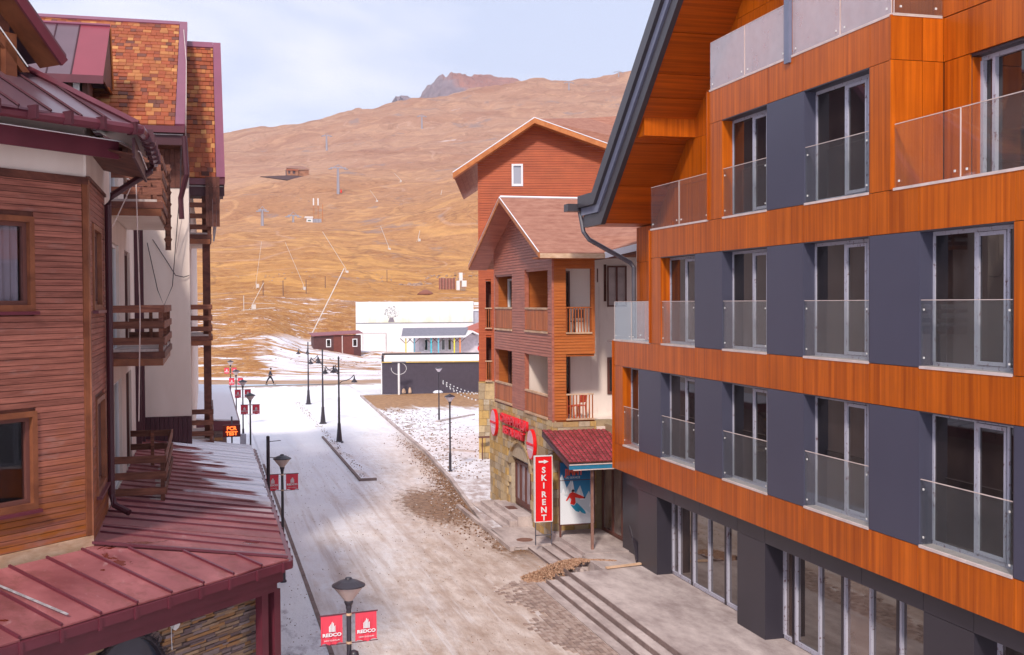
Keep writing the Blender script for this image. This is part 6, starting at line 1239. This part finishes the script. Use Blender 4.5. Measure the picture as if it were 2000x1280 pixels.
lance(24.1, 293, -4.4, 12.3, 'thin white snow lance leaning left above the fence posts', 0.045); lance(8.6, 225, 2.3, 5.2, 'short white snow lance low on the slope near the left hotel', 0.06, 0.8); lance(12.6, 300, 1.5, 12, 'thin steep snow lance beside the left hotel edge', 0.04)
lance(80, 433, 0.6, 4.2, 'short upright white snow lance right of the middle lance', 0.10); lance(85.5, 581, -3.2, 6.0, 'small distant snow lance leaning left below the pylons', 0.10); lance(114, 554, 0.5, 3.6, 'small upright lance near the right crest of the slope', 0.11); lance(108, 640, -3.5, 5, 'faint distant lance leaning left high on the slope', 0.10)
gf = thing('net_frame', (8.0, 223, 0), 'low white frame on the slope beside the short snow lance', 'frame'); z = hill_z(7.6, 223); build('post', M().tube([(7.0, 223, z-.2), (7.0, 223, z+2.9)], .07, 5), LW, gf); build('rail', M().tube([(6.6, 223, z+.1), (13, 224, z+.5)], .06, 4).tube([(7, 223, z+1.5), (13, 224, z+1.3)], .035, 4), LW, gf)
def pylon(x, y, h, arm, lb, sh=GAL, w=0.35):
    z = hill_z(x, y); t = thing('lift_pylon', (x, y, z), lb, 'ski lift pylon', 'ski lift pylons on the hill')
    build('mast', M().tube([(x, y, z-2), (x, y, z+h)], [w*1.4, w*0.8], 8), sh, t); build('crossarm', M().box(x-arm, x+arm, y-.3, y+.3, z+h-.4, z+h+.15), sh, t)
    for s in (-1, 1): build('sheaves', M().box(x+s*arm-1.0, x+s*arm+1.0, y-.9, y+.9, z+h-1.0, z+h-.55), sh, t)
    build('ladder', M().tube([(x-w*1.6, y-.4, z), (x-w*1.2, y-.4, z+h)], w*.2, 4), sh, t); build('top_frame', M().tube([(x-arm*.6, y, z+h), (x, y, z+h+1.6), (x+arm*.6, y, z+h)], w*.35, 4), sh, t); return t
p1 = pylon(69.3, 610, 14.2, 4.2, 'grey ski lift pylon with a wide crossarm, nearest, right of the ruined house', w=.55)
z = hill_z(71, 610); build('warning_panel', M().box(70.3, 71.0, 609, 609.3, z+0.6, z+2.2), RED, p1)
pylon(25.2, 525, 8.6, 1.8, 'grey lift pylon low on the left slope', w=.5); pylon(39.4, 530, 4.6, 2.6, 'short grey lift pylon between the left one and the antenna hut', w=.4)
pylon(98.4, 948, 10.5, 3.6, 'faint grey lift pylon high on the left shoulder of the hill', w=.6); pylon(205, 1086, 11.5, 4, 'faint grey lift pylon beside a dark patch, middle of the hill', w=.6)
pylon(416, 1270, 14, 5, 'faint grey lift pylon below the right skyline', w=.7); pylon(521, 1383, 8, 6, 'tiny dark lift pylon standing on the right skyline', w=.7)
x, y = 54.6, 703; z = hill_z(x, y)-1
HH = thing('ruined_house', (x, y, z), 'ruined brick house on dark stilts alone on the hillside', 'house'); BRK = plain('old_brick', (0.34, 0.15, 0.085), 0.8, var=.35, sc=.6)
build('wall', M().wall(Fr((x-6.5, y-5), (1, 0), (0, -1)), 0, 7, -.4, 0, z+3.2, z+7.5, [(1.0, 2.2, z+4.2, z+6.2), (3.6, 5.2, z+4.2, z+6.2)]).box(x+.5, x+7, y-4, y+4, z+2.4, z+7.0), BRK, HH)
build('inner_wall', M().box(x-6.5, x+.5, y-4.5, y+4, z+3, z+7.3), DRK, HH); build('roof', M().prism([(x-7, y-5.6, z+7.4), (x+7.4, y-4.6, z+7.0), (x+3.4, y, z+9.3), (x-3.8, y, z+9.3)], (0, 0, .3)), plain('far_roof', (0.30, 0.15, 0.11), .8), HH)
build('cornice', M().box(x-6.8, x+.6, y-5.4, y-5.0, z+6.2, z+6.8), plain('cornice', (0.42, 0.12, 0.06), .8), HH)
for i in range(7): piece('stilt', (x-6+1.9*i, y-4.8, z+1.0), (.5, .5, 4.0), 0, DRK, HH)
build('deck', M().prism([(x-22, y-5, z+2.2), (x-6, y-5, z+3.2), (x+7, y-5, z+2.6), (x+7, y-5, z+1.2), (x-6, y-5, z+.4)], (0, 4, 0)), DRK, HH)
x, y = 49.3, 526; z = hill_z(x, y)
AH = thing('equipment_hut', (x, y, z), 'white hut with grey cabinets at the foot of two antennas on the slope', 'hut'); build('wall', M().box(x-4.3, x-1.6, y-1.5, y+1.5, z-.5, z+3.2), WHITE, AH); build('roof', M().box(x-5.1, x-1.4, y-1.8, y+1.8, z+3.2, z+3.8), WHITE, AH); build('vent', M().box(x-3.8, x-2.4, y-1.6, y-1.49, z+1.7, z+2.2), plain('green_vent', (.05, .12, .10), .6), AH)
for i in range(3): piece('cabinet', (x-.9+1.35*i, y, z+1.4), (1.25, 2, 2.9), 0, GAL, AH)
for dx, hh, lb in ((-.9, 12.2, 'left of the two white topped antenna masts above the equipment hut'), (1.2, 12.2, 'right of the two white topped antenna masts above the equipment hut'), (3.2, 12.8, 'thin bare mast right of the white topped antennas')):
    t = thing('antenna_mast', (x+dx, y+1, z), lb, 'antenna'); m = M(); w = .28 if dx < 3 else .10
    for sx_ in (-w, w): m.tube([(x+dx+sx_, y+1, z), (x+dx+sx_*.6, y+1, z+hh-3)], .05, 4)
    for i in range(9): m.tube([(x+dx-w*(1-.04*i), y+1, z+i), (x+dx+w*(1-.04*i), y+1, z+i+1)], .035, 4)
    build('lattice', m, RAFTER, t)
    if dx < 3: build('antenna', M().lathe((x+dx, y+1, z+hh-3), [(.3, 0), (.32, .1), (.3, 3.2), (.1, 3.3)], 8), WHITE, t)
for i, (x, y, h) in enumerate(((12.84, 268.3, 3.6), (17.62, 271.6, 3.6), (23.8, 281, 3.6), (30.4, 300, 3.2), (51.5, 330, 3.0))):
    z = hill_z(x, y); build('fence_post', M().tube([(x, y, z-.4), (x, y, z+h)], .09, 5), DRK, None, 'thin dark fence post on the snowy bank of the hill, %s' % ('first from the left', 'second from the left', 'third from the left', 'fourth, behind the thin lance', 'last, near the white hall')[i], cat='fence post', group='fence posts on the hillside')
RFN = thing('rusty_fence', (64.6, 305.5, 11.5), 'piece of rusty corrugated fence above the white hall', 'fence'); z = hill_z(64, 305.5); rm = [plain('rust_a', (0.26, 0.085, 0.075), .8), plain('rust_b', (0.36, 0.16, 0.13), .8), plain('rust_c', (0.17, 0.07, 0.06), .8)]
for i in range(16): piece('sheet', (62.2+.29*i, 305.5+.03*(i % 2), z+1.6), (.26, .04, 3.4), 0, rm[i % 3], RFN)
for dx, w, zz, hh, lb in ((67.2, .9, 0, 2.6, 'lower left white cabinet right of the rusty fence'), (68.0, .9, 2.6, 2.2, 'upper white cabinet on a stand right of the rusty fence'), (68.9, 1.3, .9, 1.7, 'right hand white cabinet on legs near the rusty fence')):
    z = hill_z(dx, 304.3); t = thing('cabinet', (dx, 304.3, z), lb, 'cabinet'); build('case', M().box(dx-w/2, dx+w/2, 304, 304.7, z+zz, z+zz+hh), WHITE, t); build('leg', M().box(dx-.3, dx-.2, 304.2, 304.4, z-.3, z+zz+.1).box(dx+.2, dx+.3, 304.2, 304.4, z-.3, z+zz+.1), GAL, t)
# boulders and outcrops
ROCKM = plain('boulder', (0.36, 0.24, 0.19), .9, .2, .4, .5); rr_ = random.Random(3)
def rockpile(cx, cy, n, spx, spy, s, lb):
    m = M()
    for i in range(n):
        x, y = cx+rr_.gauss(0, spx), cy+rr_.gauss(0, spy); z = hill_z(x, y); q = s*rr_.uniform(.4, 1.2); a = rr_.uniform(0, 6.3); v = []
        for dz, f in ((-.4, 1), (.45, .6)):
            for k_ in range(4): t = a+k_*1.57+rr_.uniform(-.4, .4); v.append((x+q*f*math.cos(t), y+q*f*math.sin(t), z+q*dz*rr_.uniform(.5, 1)))
        m.hexa(v)
    build('rocks', m, ROCKM, None, lb, kind='stuff', cat='rocks')
rockpile(60, 322, 60, 3.0, 4, .75, 'pile of boulders left of the rusty fence above the white hall'); rockpile(72, 345, 90, 8, 9, .5, 'scattered boulders on the slope above the rusty fence'); rockpile(99, 720, 120, 6, 12, 1.0, 'grey rocky outcrop right of the grey pylon'); rockpile(53, 800, 140, 7, 14, 1.1, 'grey rocky outcrop above the ruined house')
rockpile(72, 555, 110, 8, 7, .7, 'stones around the foot of the nearest lift pylon'); rockpile(30, 600, 90, 12, 8, .8, 'stones behind the small pylons on the left'); rockpile(34, 330, 90, 14, 8, .35, 'small stones on the snowy terrace of the slope'); rockpile(180, 640, 160, 14, 16, 1.0, 'outcrop beside the eave of the tall orange house'); rockpile(14, 155, 160, 10, 9, .16, 'small stones scattered over the bank behind the dirt road')
mh = build('earth_mound', M().lathe((56.5, 296, hill_z(56.5, 296)-.2), [(2.4, 0), (1.7, .7), (.6, 1.25), (.1, 1.4)], 12), plain('red_earth', (0.25, 0.09, 0.06), .9), None, 'small heap of dark red earth left of the rusty fence', cat='mound', smooth=True)
# ================================================================ lettered clinic sign
k = N('led_sign'); LED = k.fin((0.02, 0.0, 0.0), .5); k = N('led_letters'); LEDL = k.fin((0.9, 0.12, 0.02), .5); k.b.inputs['Emission Color'].default_value = (1.0, 0.16, 0.03, 1); k.b.inputs['Emission Strength'].default_value = 1.6
PC = thing('led_sign', (0.74, 36.8, 4.0), 'small electronic sign reading PCR TEST in orange letters beyond the tin canopy', 'sign'); build('case', M().box(0.46, 1.01, 36.8, 36.88, 4.26, 4.64), plain('sign_red_black', (0.16, 0.010, 0.008), .5), PC); build('stand', M().box(0.72, 0.77, 36.9, 36.95, 0.1, 4.9), GREYPIPE, PC)
letters('letters', 'PCR', (0.735, 36.79, 4.53), (1, 0), 0.165, LEDL, PC, .01, .006); letters('letters', 'TEST', (0.735, 36.79, 4.37), (1, 0), 0.165, LEDL, PC, .01, .006)
# ================================================================ the walker on the dirt road
def skin(name, pts, edges, rad, mat, parent, sub=2):
    me = bpy.data.meshes.new(name); me.from_pydata(pts, edges, []); me.materials.append(mat); o = bpy.data.objects.new(name, me); COL.objects.link(o); o.parent = parent; WO[o.name] = Vector((0, 0, 0))
    md_ = o.modifiers.new('skin', 'SKIN'); md_.use_smooth_shade = True
    for i, r in enumerate(rad): me.skin_vertices[0].data[i].radius = (r, r) if not isinstance(r, tuple) else r
    me.skin_vertices[0].data[0].use_root = True; s_ = o.modifiers.new('sub', 'SUBSURF'); s_.levels = sub; s_.render_levels = sub; return o
PE = thing('person', (0, 0, 0), 'person in dark jacket and trousers striding across the far dirt road', 'person')
SK = plain('skin', (0.45, 0.25, 0.18), .6); JK = plain('navy_jacket', (0.030, 0.035, 0.060), .8); TR = plain('dark_trousers', (0.020, 0.020, 0.028), .8); SHO = plain('dark_shoes', (0.02, 0.015, 0.015), .6); HR = plain('dark_hair', (0.02, 0.015, 0.012), .8)
body = skin('body', [(0, 0, .95), (.02, 0, 1.15), (.03, 0, 1.38), (.05, 0, 1.50), (.08, 0, 1.60), (.10, 0, 1.70), (-.13, -.09, .72), (-.28, -.09, .50), (-.42, -.09, .12), (.16, .09, .70), (.27, .09, .45), (.38, .09, .10), (.03, -.19, 1.40), (.12, -.23, 1.15), (.26, -.22, .98), (.03, .19, 1.40), (-.08, .23, 1.15), (-.12, .22, .92), (0, -.09, .90), (0, .09, .90)],
     [(0, 1), (1, 2), (2, 3), (3, 4), (4, 5), (0, 18), (18, 6), (6, 7), (7, 8), (0, 19), (19, 9), (9, 10), (10, 11), (2, 12), (12, 13), (13, 14), (2, 15), (15, 16), (16, 17)], [.13, .12, .14, .055, .085, .08, .075, .055, .04, .075, .055, .04, .055, .042, .033, .055, .042, .033, .09, .09], SK, PE)
skin('jacket', [(0, 0, .90), (.02, 0, 1.15), (.03, 0, 1.38), (.045, 0, 1.47), (.03, -.20, 1.40), (.12, -.235, 1.15), (.25, -.225, 1.00), (.03, .20, 1.40), (-.08, .235, 1.15), (-.12, .225, .95)], [(0, 1), (1, 2), (2, 3), (2, 4), (4, 5), (5, 6), (2, 7), (7, 8), (8, 9)], [.165, .155, .165, .075, .075, .06, .05, .075, .06, .05], JK, PE)
skin('trousers', [(0, 0, .93), (0, -.09, .88), (-.13, -.09, .72), (-.28, -.09, .50), (-.42, -.09, .13), (0, .09, .88), (.16, .09, .70), (.27, .09, .45), (.375, .09, .12)], [(0, 1), (1, 2), (2, 3), (3, 4), (0, 5), (5, 6), (6, 7), (7, 8)], [.15, .11, .095, .075, .06, .11, .095, .075, .06], TR, PE)
for x, y, a in ((-.42, -.09, .5), (.40, .09, -.25)): build('shoe', M().prism([(x-.09, y-.045, .02+max(0, a)*.08), (x+.19, y-.045, .0+max(0, -a)*.1), (x+.17, y-.045, .07+max(0, -a)*.1), (x+.02, y-.045, .13), (x-.09, y-.045, .12+max(0, a)*.08)], (0, .09, 0)), SHO, PE)
build('hair', M().lathe((.08, 0, 1.64), [(.09, 0), (.10, .06), (.085, .12), (.03, .16)], 10), HR, PE, smooth=True)
PE.location = (6.32, 119.3, 0.02)
# ---------------------------------------------------------------- thin mountain air
hb = M().box(-500, 1500, -80, 4300, -1.2, 900); me = bpy.data.meshes.new('haze'); me.from_pydata(hb.v, [], hb.f)
hz_m = bpy.data.materials.new('air'); hz_m.use_nodes = True; ntv = hz_m.node_tree; ntv.nodes.clear(); vo = ntv.nodes.new('ShaderNodeVolumePrincipled'); oo = ntv.nodes.new('ShaderNodeOutputMaterial')
vo.inputs['Density'].default_value = 0.00010; vo.inputs['Color'].default_value = (0.93, 0.90, 0.95, 1); vo.inputs['Anisotropy'].default_value = 0.2; ntv.links.new(vo.outputs[0], oo.inputs['Volume'])
me.materials.append(hz_m); ho = bpy.data.objects.new('haze', me); COL.objects.link(ho); ho['kind'] = 'stuff'; ho['label'] = 'thin pale mountain air softening the far slope'; ho['category'] = 'haze'
